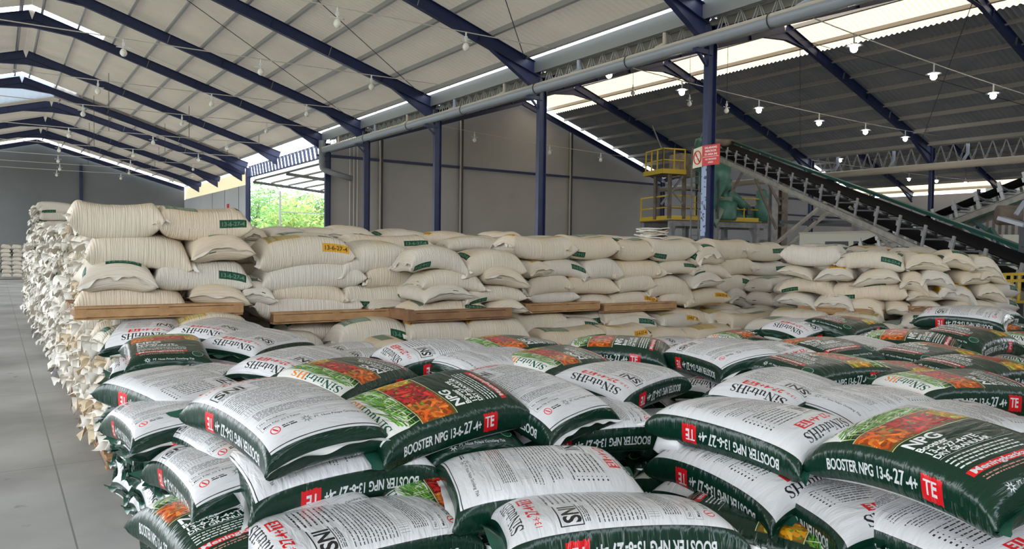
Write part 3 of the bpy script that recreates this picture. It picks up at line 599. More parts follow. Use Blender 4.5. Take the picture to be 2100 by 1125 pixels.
# ---------------------------------------------------------------- sack shapes: two sheets sewn at the edges, inflated, pressed flat
def inflate(nx, ny, L, W, T, seed, steps=90, plates=True, comp=.35):
    rs = np.random.RandomState(seed); hx, hy = L / nx, W / ny
    x = np.linspace(-L / 2, L / 2, nx + 1); y = np.linspace(-W / 2, W / 2, ny + 1); X, Y = np.meshgrid(x, y, indexing='ij')
    bump = (1 - (2 * X / L) ** 2) * (1 - (2 * Y / W) ** 2)
    P = np.zeros((2, nx + 1, ny + 1, 3)); P[..., 0] = X; P[..., 1] = Y; P[0, ..., 2] = .05 * bump; P[1, ..., 2] = -.05 * bump
    P[..., 2] += rs.normal(0, .002, P.shape[:-1]) * (bump > 0); Q = P.copy()
    lump = np.zeros((nx + 1, ny + 1))
    for k in range(5): lump += rs.uniform(-.5, .6) * np.exp(-(((X - rs.uniform(-L / 2, L / 2)) / .16) ** 2 + ((Y - rs.uniform(-W / 2, W / 2)) / .13) ** 2))
    def con(A, B, r, k):                              # project distance between arrays A and B (views)
        d = B - A; l = np.sqrt((d ** 2).sum(-1, keepdims=True)) + 1e-9; e = (l - r); s = np.where(e > 0, k, k * comp) * e / l * .5; d *= s; A += d; B -= d
    D = math.hypot(hx, hy)
    for st in range(steps):
        V = (P - Q) * .90; Q = P.copy()
        dx = np.gradient(P, axis=1); dy = np.gradient(P, axis=2); N = np.cross(dx, dy); N /= (hx * hy); N[1] *= -1
        f = .0011 * (1 + .35 * lump)[None, ..., None] * N; f[:, 0] = 0; f[:, -1] = 0; f[:, :, 0] = 0; f[:, :, -1] = 0
        P = P + V + f
        for it in range(9):
            for o in (0, 1):
                a = P[:, o:nx:2][:, :(nx + 1 - o) // 2]; b = P[:, o + 1::2]; m = min(a.shape[1], b.shape[1]); con(a[:, :m], b[:, :m], hx, 1)
                a = P[:, :, o:ny:2]; b = P[:, :, o + 1::2]; m = min(a.shape[2], b.shape[2]); con(a[:, :, :m], b[:, :, :m], hy, 1)
            for o in (0, 1):
                for u in (0, 1):
                    a = P[:, o:nx:2, u:ny:2]; b = P[:, o + 1::2, u + 1::2]; m, k = min(a.shape[1], b.shape[1]), min(a.shape[2], b.shape[2]); con(a[:, :m, :k], b[:, :m, :k], D, .25)
                    a = P[:, o + 1::2, u:ny:2]; b = P[:, o:nx:2, u + 1::2]; m, k = min(a.shape[1], b.shape[1]), min(a.shape[2], b.shape[2]); con(a[:, :m, :k], b[:, :m, :k], D, .25)
            for sl in (np.s_[0], np.s_[-1]):
                e = P[:, sl].mean(0); P[:, sl] = e
                e = P[:, :, sl].mean(0); P[:, :, sl] = e
        if plates:
            z = P[..., 2]; lim = T / 2; P[..., 2] = np.where(np.abs(z) > lim, np.sign(z) * (lim + (np.abs(z) - lim) * .45), z)
    return P
def boxy(P, T, pw):
    z = P[..., 2] / (T / 2); P[..., 2] = np.sign(z) * np.abs(z) ** pw * T / 2; return P
def smooth_(P, k=1):
    for _ in range(k):
        P[:, 1:-1, 1:-1] = P[:, 1:-1, 1:-1] * .5 + (P[:, :-2, 1:-1] + P[:, 2:, 1:-1] + P[:, 1:-1, :-2] + P[:, 1:-1, 2:]) * .125
    return P
def sack_mesh(P, name, m, bend=(0, 0, 0), back=False):
    """bend: droop of the ends, droop of the long sides, twist"""
    _, a, b, _2 = P.shape; nx, ny = a - 1, b - 1; P = P.copy()
    xn = P[..., 0] / .42; yn = P[..., 1] / .26
    P[..., 2] -= bend[0] * xn * xn + bend[1] * yn * yn - bend[2] * xn * yn
    if back: P[..., 1] *= -1; P[..., 2] -= 0; 
    idx = np.arange(a * b).reshape(a, b); jdx = idx + a * b
    jdx[0, :] = idx[0, :]; jdx[-1, :] = idx[-1, :]; jdx[:, 0] = idx[:, 0]; jdx[:, -1] = idx[:, -1]
    V = np.concatenate([P[0].reshape(-1, 3), P[1].reshape(-1, 3)])
    i, j = np.meshgrid(np.arange(nx), np.arange(ny), indexing='ij'); i = i.ravel(); j = j.ravel()
    F1 = np.stack([idx[i, j], idx[i + 1, j], idx[i + 1, j + 1], idx[i, j + 1]], 1); F2 = np.stack([jdx[i, j], jdx[i, j + 1], jdx[i + 1, j + 1], jdx[i + 1, j]], 1)
    u = lambda q: q / nx
    if not back: vf = lambda q: q / ny * .5; vb = lambda q: 1 - q / ny * .5
    else: vf = lambda q: .5 + (ny - q) / ny * .5 * 1.0; vb = lambda q: (ny - (ny - q)) * 0 + .5 - (ny - q) / ny * .5
    # when the back is up the sheet on top carries v .5 to 1
    if back:
        vf = lambda q: 1 - q / ny * .5
        vb = lambda q: q / ny * .5
    UV1 = np.stack([np.stack([u(i), vf(j)], 1), np.stack([u(i + 1), vf(j)], 1), np.stack([u(i + 1), vf(j + 1)], 1), np.stack([u(i), vf(j + 1)], 1)], 1)
    UV2 = np.stack([np.stack([u(i), vb(j)], 1), np.stack([u(i), vb(j + 1)], 1), np.stack([u(i + 1), vb(j + 1)], 1), np.stack([u(i + 1), vb(j)], 1)], 1)
    if back: F1 = F1[:, ::-1]; F2 = F2[:, ::-1]; UV1 = UV1[:, ::-1]; UV2 = UV2[:, ::-1]
    F = np.concatenate([F1, F2]); UV = np.concatenate([UV1, UV2]).reshape(-1, 2)
    me = bpy.data.meshes.new(name); me.from_pydata(V.tolist(), [], F.tolist()); me.materials.append(m)
    uvl = me.uv_layers.new(name='UVMap'); uvl.data.foreach_set('uv', UV.ravel().astype(np.float32)); me.shade_smooth(); me.update(); return me, P
def flap_mesh(P, end, length, m, seed, ruffle=.02, droop=0):
    """cloth left beyond the stitched end: grown from the sewn edge"""
    rs = np.random.RandomState(seed); E = P[0, 0 if end == 0 else -1]; n = len(E); sgn = -1 if end == 0 else 1; nr = 5
    V = []; ph = rs.uniform(0, 6, 4); w = rs.uniform(1.2, 2.8, 2)
    for r in range(nr + 1):
        t = r / nr
        for k in range(n):
            q = k / (n - 1); c = q - .5; rf = ruffle * t * (math.sin(q * 6.28 * w[0] + ph[0]) + .6 * math.sin(q * 6.28 * w[1] * 2.3 + ph[1] + 2 * t))
            l = length * (1 + .25 * math.sin(q * 9 + ph[2])) * t
            e = E[k]; V.append((e[0] + sgn * l * (1 - .25 * droop * t), e[1] - c * .10 * t * (length / .08), e[2] + rf - droop * length * t * t * .9))
    F = [(r * n + k, r * n + k + 1, (r + 1) * n + k + 1, (r + 1) * n + k) for r in range(nr) for k in range(n - 1)]
    me = bpy.data.meshes.new('flap'); me.from_pydata(V, [], F); me.materials.append(m); me.shade_smooth(); return me
FILM = [boxy(smooth_(inflate(64, 42, .92, .63, .21, s, comp=c)), .21, .7) for s, c in ((1, .15), (2, .2), (3, .12), (4, .25))]
WOVEN = [smooth_(inflate(54, 34, .97, .60, T, 20 + s, steps=80, comp=.12)) for s, T in ((0, .2), (1, .23), (2, .2), (3, .24))]
LOWP = [boxy(smooth_(inflate(18, 12, .93, .60, .18, 40 + s, steps=60)), .18, .75) for s in range(2)]
# ---------------------------------------------------------------- placing sacks
def dims(P): return float(np.ptp(P[..., 0])), float(np.ptp(P[..., 1])), float(np.ptp(P[..., 2]))
MC = {}
def variant(kind, i, back, bend, aisle=False):
    """cached sack body + two flaps"""
    key = (kind, i, back, bend, aisle)
    if key not in MC:
        P = (FILM if kind == 'npk' else WOVEN)[i]; m = {'npk': NPK, 'green': WG, 'yellow': WY}[kind]
        me, Q = sack_mesh(P, kind + '_sack', m, bend, back)
        if kind == 'npk': fl = [(flap_mesh(Q, 0, .05 if i % 2 else .03, FLAPG, i * 7 + 1, .02), 'top_flap'), (flap_mesh(Q, 1, .03, FLAPC if back else FLAPG, i * 7 + 2, .01), 'bottom_flap')]
        else: fl = [(flap_mesh(Q, 0, .035, FLAPW, i * 5 + 1, .01), 'bottom_flap'), (flap_mesh(Q, 1, .10, FLAPW if i % 2 else FLAPT, i * 5 + 3, .05, .5) if aisle else flap_mesh(Q, 1, .04, FLAPW, i * 5 + 3, .014, .15), 'mouth_flap')]
        MC[key] = (me, fl, Q)
    return MC[key]
NS = {'npk': 0, 'w': 0}
def sack(kind, i, back, bend, c, X, Zv, sc, label, group, extra=None, flaps=True):
    me, fl, Q = variant(kind, i, back, bend, 'aisle' in group and kind != 'npk'); X = Vector(X).normalized(); Zv = Vector(Zv); Y = Zv.cross(X).normalized(); Zv = X.cross(Y)
    o = bpy.data.objects.new('fertilizer_sack', me); COL.objects.link(o)
    m = Matrix((X * sc[0], Y * sc[1], Zv * sc[2])).transposed().to_4x4(); m.translation = c; o.matrix_world = m
    tag(o, label, 'sack', group)
    if flaps:
        for f, nm in fl: ch = bpy.data.objects.new(nm, f); COL.objects.link(ch); ch.parent = o
    NS['npk' if kind == 'npk' else 'w'] += 1
    return o
FL_, FW_, FT_ = dims(FILM[0]); WL_, WW_, WT_ = dims(WOVEN[0])
print('DIM', FL_, FW_, FT_, WL_, WW_, WT_)
rs = random.Random(11)
HC = []
def hero(typ, p1, p2, z, face, top, label, slope=None, z2=None, bend=None, sc=1.0, sgn=1, v=None, kind='npk', tk=1.0):
    slope = (rs.uniform(.05, .15) if face == 'B' else rs.uniform(.04, .12)) if slope is None else slope
    if typ == 'W':                                   # p1 centre on plan, p2 = (bearing of the far end, unused)
        q = math.radians(p2[0]); n_ = Vector((math.cos(q), math.sin(q), 0)); e_ = Vector((n_.y, -n_.x, 0)); m_ = Vector((*p1, z)) - n_ * FL_ * .48; a, b = m_ - e_ * .25, m_ + e_ * .25; a.z -= .015; b.z += .015
    else: a = atz(*p1, z); b = atz(*p2, z if z2 is None else z2)
    e = (b - a).normalized(); mid = (a + b) / 2
    n = Vector((-e.y, e.x, 0)).normalized()
    if n.dot(mid) < 0: n = -n
    n *= sgn; n3 = (n + Vector((0, 0, slope))).normalized()
    L, Wd = (FL_, FW_) if kind == 'npk' else (WL_, WW_)
    if typ == 'S': c = mid + n3 * Wd * sc * .48; X = e if top == 'L' else -e
    else: c = mid + n3 * L * sc * .48; X = -n3 if top == 'B' else n3
    X = Vector(X); up = e.cross(n3); up = up if up.z > 0 else -up
    bend = bend or (round(rs.uniform(.02, .055), 3), round(rs.uniform(.01, .03), 3), round(rs.uniform(-.02, .02), 3))
    o = sack(kind, rs.randrange(4) if v is None else v, face == 'B', bend, c, X, up, (sc, sc, sc * tk), label, 'printed fertilizer sacks heaped in front' if kind == 'npk' else 'woven sacks')
    HC.append((c, X)); return o
H = [
 ('W', (1.085, 3.43), (100, 0), 1.20, 'B', 'B', 'white-topped sack with a grey sunburst mark, its green end facing the camera, heap left'),
 ('S', (808, 930), (1078, 842), 1.10, 'F', 'L', 'green sack with chilli picture and white BOOSTER lettering, largest left of centre', .2, 1.19),
 ('S', (660, 845), (905, 770), 1.12, 'F', 'L', 'green sack with chilli picture directly behind the large left one', .16),
 ('S', (555, 1030), (880, 970), .97, 'B', 'R', 'white-topped sack with TE patch upside down, under the sunburst-marked sack'),
 ('S', (350, 1040), (560, 1165), .80, 'B', 'L', 'white sack with black SNI letters at the bottom left corner'),
 ('S', (290, 950), (380, 1040), .93, 'B', 'L', 'sack with small TE patch on its shiny green edge, above the pallet end'),
 ('S', (300, 890), (445, 985), 1.0, 'B', 'L', 'sack with shiny dark green end, left under the sunburst-marked sack'),
 ('S', (190, 835), (285, 940), 1.02, 'B', 'L', 'glossy green-edged sack overhanging the aisle, midway up the left side'),
 ('W', (.90, 4.72), (112, 0), 1.08, 'B', 'T', 'white sack with inverted black SiNutriHS word and TE patch, left heap'),
 ('E', (258, 760), (442, 749), 1.17, 'F', 'B', 'dark glossy green sack with tiny white sunburst line, upper left'),
 ('E', (235, 835), (325, 845), 1.0, 'B', 'B', 'small-looking white sack end under the dark glossy sack, at the aisle'),
 ('E', (215, 700), (350, 698), 1.2, 'B', 'T', 'white sack with inverted SiNutriHS word under the leftmost pallet'),
 ('S', (485, 745), (685, 700), 1.17, 'B', 'L', 'white sack with SNI mark and BOOSTER side strip, left back row'),
 ('S', (400, 722), (610, 672), 1.22, 'B', 'L', 'white sack behind the SNI one, lying close to the pale sack wall'),
 ('S', (560, 795), (800, 742), 1.17, 'B', 'L', 'white sack with rows of print behind the two chilli sacks'),
 ('W', (2.44, 3.39), (104, 0), 1.13, 'B', 'B', 'white sack with red seal and sunburst mark, centre, green corner to the front'),
 ('S', (1262, 832), (1437, 778), 1.12, 'B', 'L', 'white sack with SNI mark and TE patch, right behind the red seal sack'),
 ('S', (1122, 912), (1328, 900), .97, 'B', 'L', 'white sack with TE patch beneath the red seal sack'),
 ('S', (1322, 862), (1640, 940), 1.12, 'B', 'R', 'big white sack with upside-down BOOSTER strip, right of centre'),
 ('S', (1618, 905), (2085, 1070), 1.17, 'F', 'L', 'largest green sack with carrot and chilli picture, lower right', .2),
 ('S', (955, 1060), (1330, 1030), .93, 'B', 'R', 'white sack with sunburst mark and diagram boxes, lower centre'),
 ('S', (1335, 945), (1560, 1040), .92, 'B', 'R', 'white sack with torn green edge below the big upside-down BOOSTER sack'),
 ('S', (1500, 980), (1720, 1120), .88, 'B', 'R', 'white sack with SiNu lettering, pinned under the largest green sack'),
 ('S', (1715, 1085), (1960, 1190), .88, 'B', 'R', 'white sack with big inverted SiNutriHS word, bottom right edge'),
 ('S', (745, 1125), (1250, 1050), .80, 'F', 'L', 'green sack with spring onion picture, half hidden at bottom centre'),
 ('E', (900, 945), (1078, 918), 1.0, 'F', 'B', 'dark green sack with faint sunburst mark, under the large chilli sack'),
 ('S', (1600, 858), (1795, 808), 1.12, 'B', 'L', 'white sack with large SNI mark and red 27 figure, right of centre'),
 ('S', (1750, 880), (1985, 850), 1.1, 'B', 'R', 'white sack covered in fine print behind the largest green sack'),
 ('S', (1975, 930), (2190, 900), 1.08, 'B', 'R', 'white sack with red 27 figures cut by the right edge'),
 ('S', (1672, 790), (1850, 775), 1.17, 'F', 'R', 'green sack with onion picture at its right end, right middle row'),
 ('S', (1800, 800), (1990, 790), 1.12, 'F', 'R', 'green sack with red onion picture just right of another like it'),
 ('S', (1583, 762), (1692, 745), 1.17, 'B', 'L', 'small-looking white sack with SNI mark, right back rows'),
 ('S', (1325, 722), (1510, 772), 1.18, 'B', 'L', 'white sack with TE patch, centre back, behind the SNI sack'),
 ('S', (1535, 712), (1720, 748), 1.2, 'F', 'L', 'long green sack with BOOSTER strip and TE patch, right back row'),
 ('S', (1795, 712), (1915, 722), 1.2, 'F', 'L', 'green sack with carrot picture and TE patch, far right back row'),
 ('S', (1650, 690), (1770, 682), 1.2, 'B', 'L', 'white printed sack peeping over the right back row'),
 ('S', (1740, 690), (1840, 676), 1.22, 'F', 'R', 'small-looking chilli-picture sack nearest the pale corner pile'),
 ('S', (1765, 748), (1895, 728), 1.17, 'B', 'L', 'white sack with SNI mark before the far carrot sack'),
 ('S', (1990, 720), (2130, 700), 1.24, 'F', 'R', 'dark green sack cut by the right edge, back row'),
 ('S', (1910, 760), (2060, 745), 1.18, 'F', 'R', 'green sack with pink onion picture near the right edge'),
 ('S', (1950, 830), (2130, 825), 1.14, 'F', 'L', 'green sack with carrot picture at the right edge, middle row'),
 ('S', (2010, 790), (2160, 775), 1.16, 'F', 'R', 'green sack with chilli band touching the right edge'),
 ('S', (1905, 680), (2020, 688), 1.12, 'F', 'L', 'green sack with BOOSTER strip on the small stack, far right'),
 ('S', (1925, 655), (2005, 660), 1.3, 'B', 'L', 'white-topped sack crowning the small stack, far right'),
 ('S', (2010, 655), (2110, 650), 1.3, 'B', 'L', 'white-topped sack at the right side of the small stack'),
 ('S', (2060, 690), (2150, 690), 1.12, 'F', 'L', 'green sack with TE patch at the right end of the small stack'),
 ('S', (1000, 742), (1180, 728), 1.2, 'F', 'L', 'green sack with vegetable picture at the foot of the pale wall, centre'),
 ('S', (1110, 785), (1290, 752), 1.15, 'F', 'L', 'green sack with wide chilli picture, centre middle row'),
 ('S', (1185, 728), (1325, 735), 1.17, 'F', 'L', 'green sack with TE patch and lemon picture, centre back'),
 ('S', (835, 755), (1030, 742), 1.2, 'B', 'L', 'white printed sack at the foot of the pale wall, left of centre'),
 ('S', (1380, 1035), (1560, 1100), .76, 'B', 'R', 'white sack deep in the gap below the torn-edged sack'),
 ('S', (1010, 775), (1120, 760), 1.16, 'B', 'R', 'white-edged sack wedged behind the red seal sack'),
 ('S', (1440, 735), (1560, 760), 1.17, 'B', 'R', 'white sack with red seal, behind the right of centre gap'),
]
HO = {h[6][:28]: hero(*h) for h in H}
def ear(key, pts, rad, m, nm):
    o = [v for k, v in HO.items() if v['label'].find(key) >= 0][0]; c = MB().tube([atz(*p) for p in pts], rad, 8).build(nm, m, smooth=True); c.parent = o; c.matrix_parent_inverse = o.matrix_world.inverted()
ear('torn green edge', [(1345, 925, .95), (1362, 905, 1.0), (1395, 912, 1.02)], [.02, .05, .03], FLAPC, 'torn_flap')
hero('S', (950, 1055), (1450, 1035), .90, 'B', 'L', 'foreground white sack with inverted SiNutriHS and red 27, bottom centre', sgn=-1, bend=(.03, .02, .01))
hero('S', (1330, 1010), (1480, 1060), .74, 'F', 'L', 'dark green sack in the deep gap at the lower right of centre')
hero('S', (1440, 1110), (1640, 1160), .74, 'F', 'R', 'green sack whose rim print shows at the bottom edge')
hero('S', (800, 1180), (1000, 1150), .66, 'F', 'L', 'green sack under the loose sheet of lilac paper, bottom centre')
hero('S', (285, 1085), (350, 1160), .78, 'F', 'L', 'crumpled glossy green sack over the aisle, bottom left corner')
# side of the front heap along the aisle, floor pallets under it
def pallet(c, rz, label, w=1.3, d=1.05, m=WOOD, tilt=0):
    o = empty('wooden_pallet', c, label, 'pallet', 'wooden pallets'); o.rotation_euler = (tilt, 0, rz)
    for i in range(6): MB().box((0, -d / 2 + .06 + (d - .12) * i / 5, .108), (w, .115, .02)).build('deck_board', m if i % 2 == 0 else WOOD2, o, loc=(0, 0, 0))
    for i in (-1, 0, 1): MB().box((i * (w / 2 - .05), 0, .058), (.08, d, .08)).build('stringer', WOOD2 if i else m, o, loc=(0, 0, 0))
    MB().box((0, -d / 2 + .01, .058), (w, .022, .07)).build('front_board', m, o, loc=(0, 0, 0))
    for i in (-1, 1): MB().box((0, i * (d / 2 - .07), .009), (w, .1, .018)).build('bottom_board', m, o, loc=(0, 0, 0))
    return o
for i, y in enumerate((2.6, 3.8, 5.0, 6.2)): pallet((1.52, y, .0), 0, 'floor pallet under the front sack heap, %s along the aisle' % ('nearest' if i == 0 else ORD[i]))
lay = ['floor', 'second', 'third', 'fourth', 'fifth', 'sixth']
for j, y in enumerate((2.3, 2.85, 3.4, 3.95, 4.5, 5.05, 5.6, 6.15, 6.7)):
    for k in range(5):
        if y < 2.8 and k > 2: continue
        if y < 4.4 and k > 3: continue
        c = Vector((1.2 + rs.uniform(-.06, .06), y + rs.uniform(-.04, .04), .225 + .195 * k)); q = rs.uniform(-.12, .12)
        sack('npk', rs.randrange(4), rs.random() < .55, rs.choice([(.02, .02, .01), (.035, .01, -.01)]), c, (math.cos(q), math.sin(q), 0), (rs.uniform(-.05, .05), rs.uniform(-.05, .05), 1), (1, 1, 1.12), 'green and white sack in the aisle side of the heap, %s layer, %s in' % (lay[k], 'first' if j == 0 else ORD[j]), 'printed sacks along the aisle side')

# ---------------------------------------------------------------- the wall of pale woven sacks (read off block by block)
def onplane(px, py, A, d):
    v = ray(px, py); n = Vector((-d[1], d[0], 0)); t = n.dot(Vector((A[0], A[1], 0))) / n.dot(v); return Vector((v.x * t, v.y * t, CZ + v.z * t))
def wsack(rect, A, d, label, group, kind=None, back=None, push=0, tilt=0):
    x0, x1, y0, y1 = rect; dv = Vector((d[0], d[1], 0)).normalized(); nrm = Vector((-dv.y, dv.x, 0))
    if nrm.dot(Vector((A[0], A[1], 0))) < 0: nrm = -nrm
    A2 = Vector((A[0], A[1], 0)) + nrm * (.16 + push); ym = (y0 + y1) / 2
    a = onplane(x0, ym, A2, dv); b = onplane(x1, ym, A2, dv); w = (b - a).dot(dv); hgt = onplane((x0 + x1) / 2, y0, A2, dv).z - onplane((x0 + x1) / 2, y1, A2, dv).z
    hgt = min(max(hgt * 1.06, .14), .34); c = (a + b) / 2
    kind = kind or ('yellow' if rs.random() < .27 and 'leftmost' not in label else 'green'); back = rs.random() < .4 if back is None else back
    up = Vector((rs.uniform(-.04, .04), rs.uniform(-.14, .02), 1)) + dv * rs.uniform(-.09, .09)
    i = rs.randrange(4); L, Wd, T = dims(WOVEN[i])
    if w > .68:
        c += nrm * .1; X = dv * rs.choice((-1, 1)); bend = rs.choice([(.05, .03, .02), (.07, .03, -.02), (.02, .04, .02), (-.03, .03, .01), (.04, .03, -.03)]); sc = (min(1.25, w * 1.0 / L), .92, hgt / T * .9)
    else:
        c += nrm * (L / 2 - .24); X = nrm * rs.choice((-1, 1)) + dv * rs.uniform(-.12, .12); bend = rs.choice([(.03, .06, .02), (.03, .08, -.02), (.03, .04, .02), (.03, .06, -.03)]); sc = (.95, w * 1.03 / Wd, hgt / T * .9)
    return sack(kind, i, back, bend, c, X, up, sc, label, group)
BLK = [
 ('leftmost block', (.8, 7.45), (1, 0), [[(137, 335, 417, 487), (312, 512, 426, 491)], [(170, 392, 474, 541), (370, 505, 472, 530)], [(160, 322, 524, 587), (308, 512, 527, 590)], [(145, 388, 582, 640), (383, 508, 575, 622)]]),
 ('second block', (2.3, 7.5), (1, 0), [[(520, 720, 478, 545), (690, 850, 485, 555)], [(525, 743, 525, 593), (738, 852, 535, 582)], [(490, 560, 570, 620), (545, 708, 575, 620), (695, 845, 578, 626)], [(510, 735, 595, 655), (732, 840, 607, 637)]]),
 ('third block', (3.6, 7.0), (1, 0), [[(830, 950, 500, 547), (940, 1068, 508, 555)], [(852, 985, 546, 590), (975, 1068, 538, 582)], [(840, 950, 575, 612), (942, 1068, 580, 614)], [(835, 998, 610, 640), (990, 1068, 608, 638)]]),
 ('fourth block', (5.6, 7.4), (1, 0), [[(1035, 1172, 485, 532), (1150, 1258, 485, 530)], [(1060, 1110, 530, 565), (1095, 1195, 528, 565), (1185, 1265, 524, 567)], [(1070, 1163, 556, 597), (1150, 1257, 560, 600)], [(1073, 1176, 592, 622), (1173, 1260, 598, 628)]]),
 ('fifth block', (7.0, 7.4), (1, 0), [[(1252, 1330, 490, 532), (1322, 1415, 490, 535), (1405, 1464, 495, 537)], [(1245, 1355, 530, 570), (1335, 1420, 530, 560), (1405, 1485, 535, 565)], [(1255, 1330, 553, 592), (1318, 1412, 560, 600), (1400, 1463, 553, 585)], [(1240, 1345, 592, 622), (1340, 1412, 592, 625), (1393, 1486, 587, 622)]]),
 ('sixth block behind the column', (8.4, 7.9), (1, 0), [[(1450, 1535, 490, 533), (1510, 1608, 497, 535)], [(1467, 1540, 525, 560), (1525, 1608, 535, 562)], [(1455, 1540, 558, 594), (1525, 1605, 563, 590)], [(1477, 1530, 585, 622), (1523, 1612, 588, 615)]]),
 ('right corner block', (9.2, 6.3), (.35, -.94), [[(1603, 1730, 503, 545), (1717, 1862, 512, 548)], [(1605, 1682, 543, 567), (1680, 1762, 541, 573), (1755, 1855, 547, 583)], [(1600, 1720, 565, 597), (1700, 1868, 575, 612)], [(1603, 1685, 597, 627), (1670, 1765, 595, 632), (1736, 1830, 605, 647)]]),
 ('far right block', (9.75, 5.0), (.75, -.66), [[(1848, 1938, 515, 550), (1925, 1998, 510, 548), (1975, 2045, 520, 560)], [(1842, 1905, 550, 592), (1880, 1955, 545, 582), (1945, 2010, 550, 580), (1990, 2048, 545, 575)], [(1850, 1922, 588, 614), (1915, 2000, 575, 612), (1985, 2050, 575, 610)], [(1815, 1880, 613, 645), (1862, 1938, 610, 637), (1930, 2042, 610, 632)]]),
]
pos = {2: ['left', 'right'], 3: ['left', 'middle', 'right'], 4: ['far left', 'inner left', 'inner right', 'far right']}
for nm, A, d, rows_ in BLK:
    for k, rw in enumerate(rows_):
        for j, rect in enumerate(rw):
            wsack(rect, A, d, 'pale woven sack in the %s, %s row, %s one' % (nm, ['top', 'second', 'third', 'bottom'][k], pos[len(rw)][j]), 'woven sacks in the front wall')
LOW = [((338, 520, 637, 697), (1.2, 7.2), 'yellow', 'pale sack with wide yellow print under the leftmost pallet'),
 ((575, 705, 655, 695), (2.3, 7.5), None, 'pale sack under the second pallet, left one'), ((680, 848, 648, 714), (3.0, 7.0), 'green', 'long pale sack under the second pallet, right one'), ((825, 965, 652, 702), (3.6, 6.9), None, 'pale sack under the third pallet, left one'), ((945, 1075, 648, 700), (4.4, 6.9), 'yellow', 'pale sack with tan label under the third pallet'),
 ((1045, 1162, 637, 682), (5.6, 7.3), None, 'pale sack under the fourth pallet, left one'), ((1125, 1243, 640, 680), (5.9, 7.4), 'green', 'pale sack under the fourth pallet, middle one'), ((1225, 1322, 635, 670), (6.6, 7.3), None, 'pale sack under the fourth pallet, right one'), ((1305, 1474, 630, 674), (7.2, 7.3), None, 'very long dusty sack under the fifth pallet'),
 ((1445, 1525, 620, 655), (8.1, 7.6), 'yellow', 'pale sack tucked behind the dusty long one'), ((1477, 1595, 643, 684), (8.2, 6.9), None, 'tilted pale sack left of the yellow-printed one'), ((1570, 1705, 632, 682), (8.6, 6.4), 'yellow', 'wide dusty sack with yellow print before the corner pallet'), ((1695, 1812, 640, 680), (8.8, 5.9), None, 'dusty sack below the corner pallet'), ((1835, 1932, 640, 680), (9.4, 5.0), None, 'pale sack beside the small green stack'),
 ((745, 832, 690, 725), (3.2, 6.7), 'green', 'pale sack end with green panel, second row down'), ((850, 960, 697, 735), (3.7, 6.8), None, 'pale sack end with tan back, second row down'), ((955, 1060, 690, 730), (4.4, 6.7), 'green', 'pale sack end beside the vegetable sack, second row down'), ((1085, 1250, 672, 715), (5.6, 7.0), 'green', 'dusty sack with outlined panel, centre, second row down'), ((1227, 1320, 667, 705), (6.4, 7.0), 'yellow', 'dusty sack with curved yellow print, second row down'), ((1318, 1400, 668, 700), (7.0, 7.0), None, 'dusty sack with flat front, second row down'), ((1390, 1545, 665, 703), (7.4, 6.8), None, 'brownish dusty sack, second row down, right of centre'), ((1540, 1640, 672, 705), (8.0, 6.3), None, 'dusty sack half hidden behind the BOOSTER strip')]
for rect, A, kd, lab in LOW: wsack(rect, A, (1, 0) if rect[0] < 1560 else (.35, -.94), lab, 'woven sacks below the pallets', kd)
TOPS = [((495, 548, 462, 492), 8.9), ((535, 632, 462, 492), 8.9), ((612, 705, 464, 496), 8.8), ((668, 768, 460, 494), 8.8), ((560, 690, 474, 500), 8.3), ((760, 890, 468, 500), 8.7), ((700, 880, 482, 520), 8.1), ((868, 965, 472, 502), 8.5), ((905, 1040, 483, 512), 8.1), ((952, 1015, 480, 506), 8.6), ((1015, 1062, 472, 494), 8.8), ((1030, 1080, 484, 505), 8.2), ((1080, 1150, 482, 500), 8.8), ((1165, 1292, 480, 505), 8.6), ((1270, 1340, 484, 505), 8.5), ((1325, 1432, 482, 512), 8.5), ((1430, 1500, 492, 515), 9.0), ((1560, 1650, 503, 525), 8.6), ((1655, 1745, 500, 520), 8.0), ((1740, 1850, 503, 522), 7.6), ((1840, 1925, 504, 524), 7.2)]
for i, (rect, Y) in enumerate(TOPS): wsack(rect, (1, Y), (1, 0), 'dusty sack top peeping over the pale wall, %s from the left' % (['first'] + ORD[1:] + ['thirteenth', 'fourteenth', 'fifteenth', 'sixteenth', 'seventeenth', 'eighteenth', 'nineteenth', 'twentieth', 'twenty-first', 'twenty-second'])[i], 'sack tops behind the front wall')
# pallets between the tiers
def pal(x0, x1, y0, y1, A, d, label, m=WOOD):
    dv = Vector((d[0], d[1], 0)).normalized(); ym = (y0 + y1) / 2; a = onplane(x0, ym, A, dv); b = onplane(x1, ym, A, dv); nrm = Vector((-dv.y, dv.x, 0)); nrm = nrm if nrm.dot(a) > 0 else -nrm
    c = (a + b) / 2 + nrm * .5; w = (b - a).dot(dv); pallet((c.x, c.y, c.z - .06), math.atan2(dv.y, dv.x), label, w=w, m=m)
pal(152, 498, 626, 648, (.8, 7.4), (1, 0), 'sunlit wooden pallet carrying the leftmost block of pale sacks')
pal(560, 806, 640, 655, (2.3, 7.42), (1, 0), 'wooden pallet carrying the second block of pale sacks')
pal(835, 1048, 637, 653, (3.6, 6.95), (1, 0), 'brown wooden pallet carrying the third block of pale sacks', WOOD2)
pal(1075, 1228, 620, 639, (5.6, 7.36), (1, 0), 'yellowish pallet under the left part of the fourth block')
pal(1238, 1385, 620, 637, (6.8, 7.36), (1, 0), 'yellowish pallet under the fifth block')
pal(1398, 1478, 610, 624, (8.0, 7.5), (1, 0), 'short visible pallet end under the fifth block')
pal(1538, 1612, 610, 625, (8.9, 7.9), (1, 0), 'dark pallet end under the sixth block', WOOD2)
pal(1636, 1812, 630, 648, (9.2, 6.28), (.35, -.94), 'slanting wooden pallet under the right corner block')
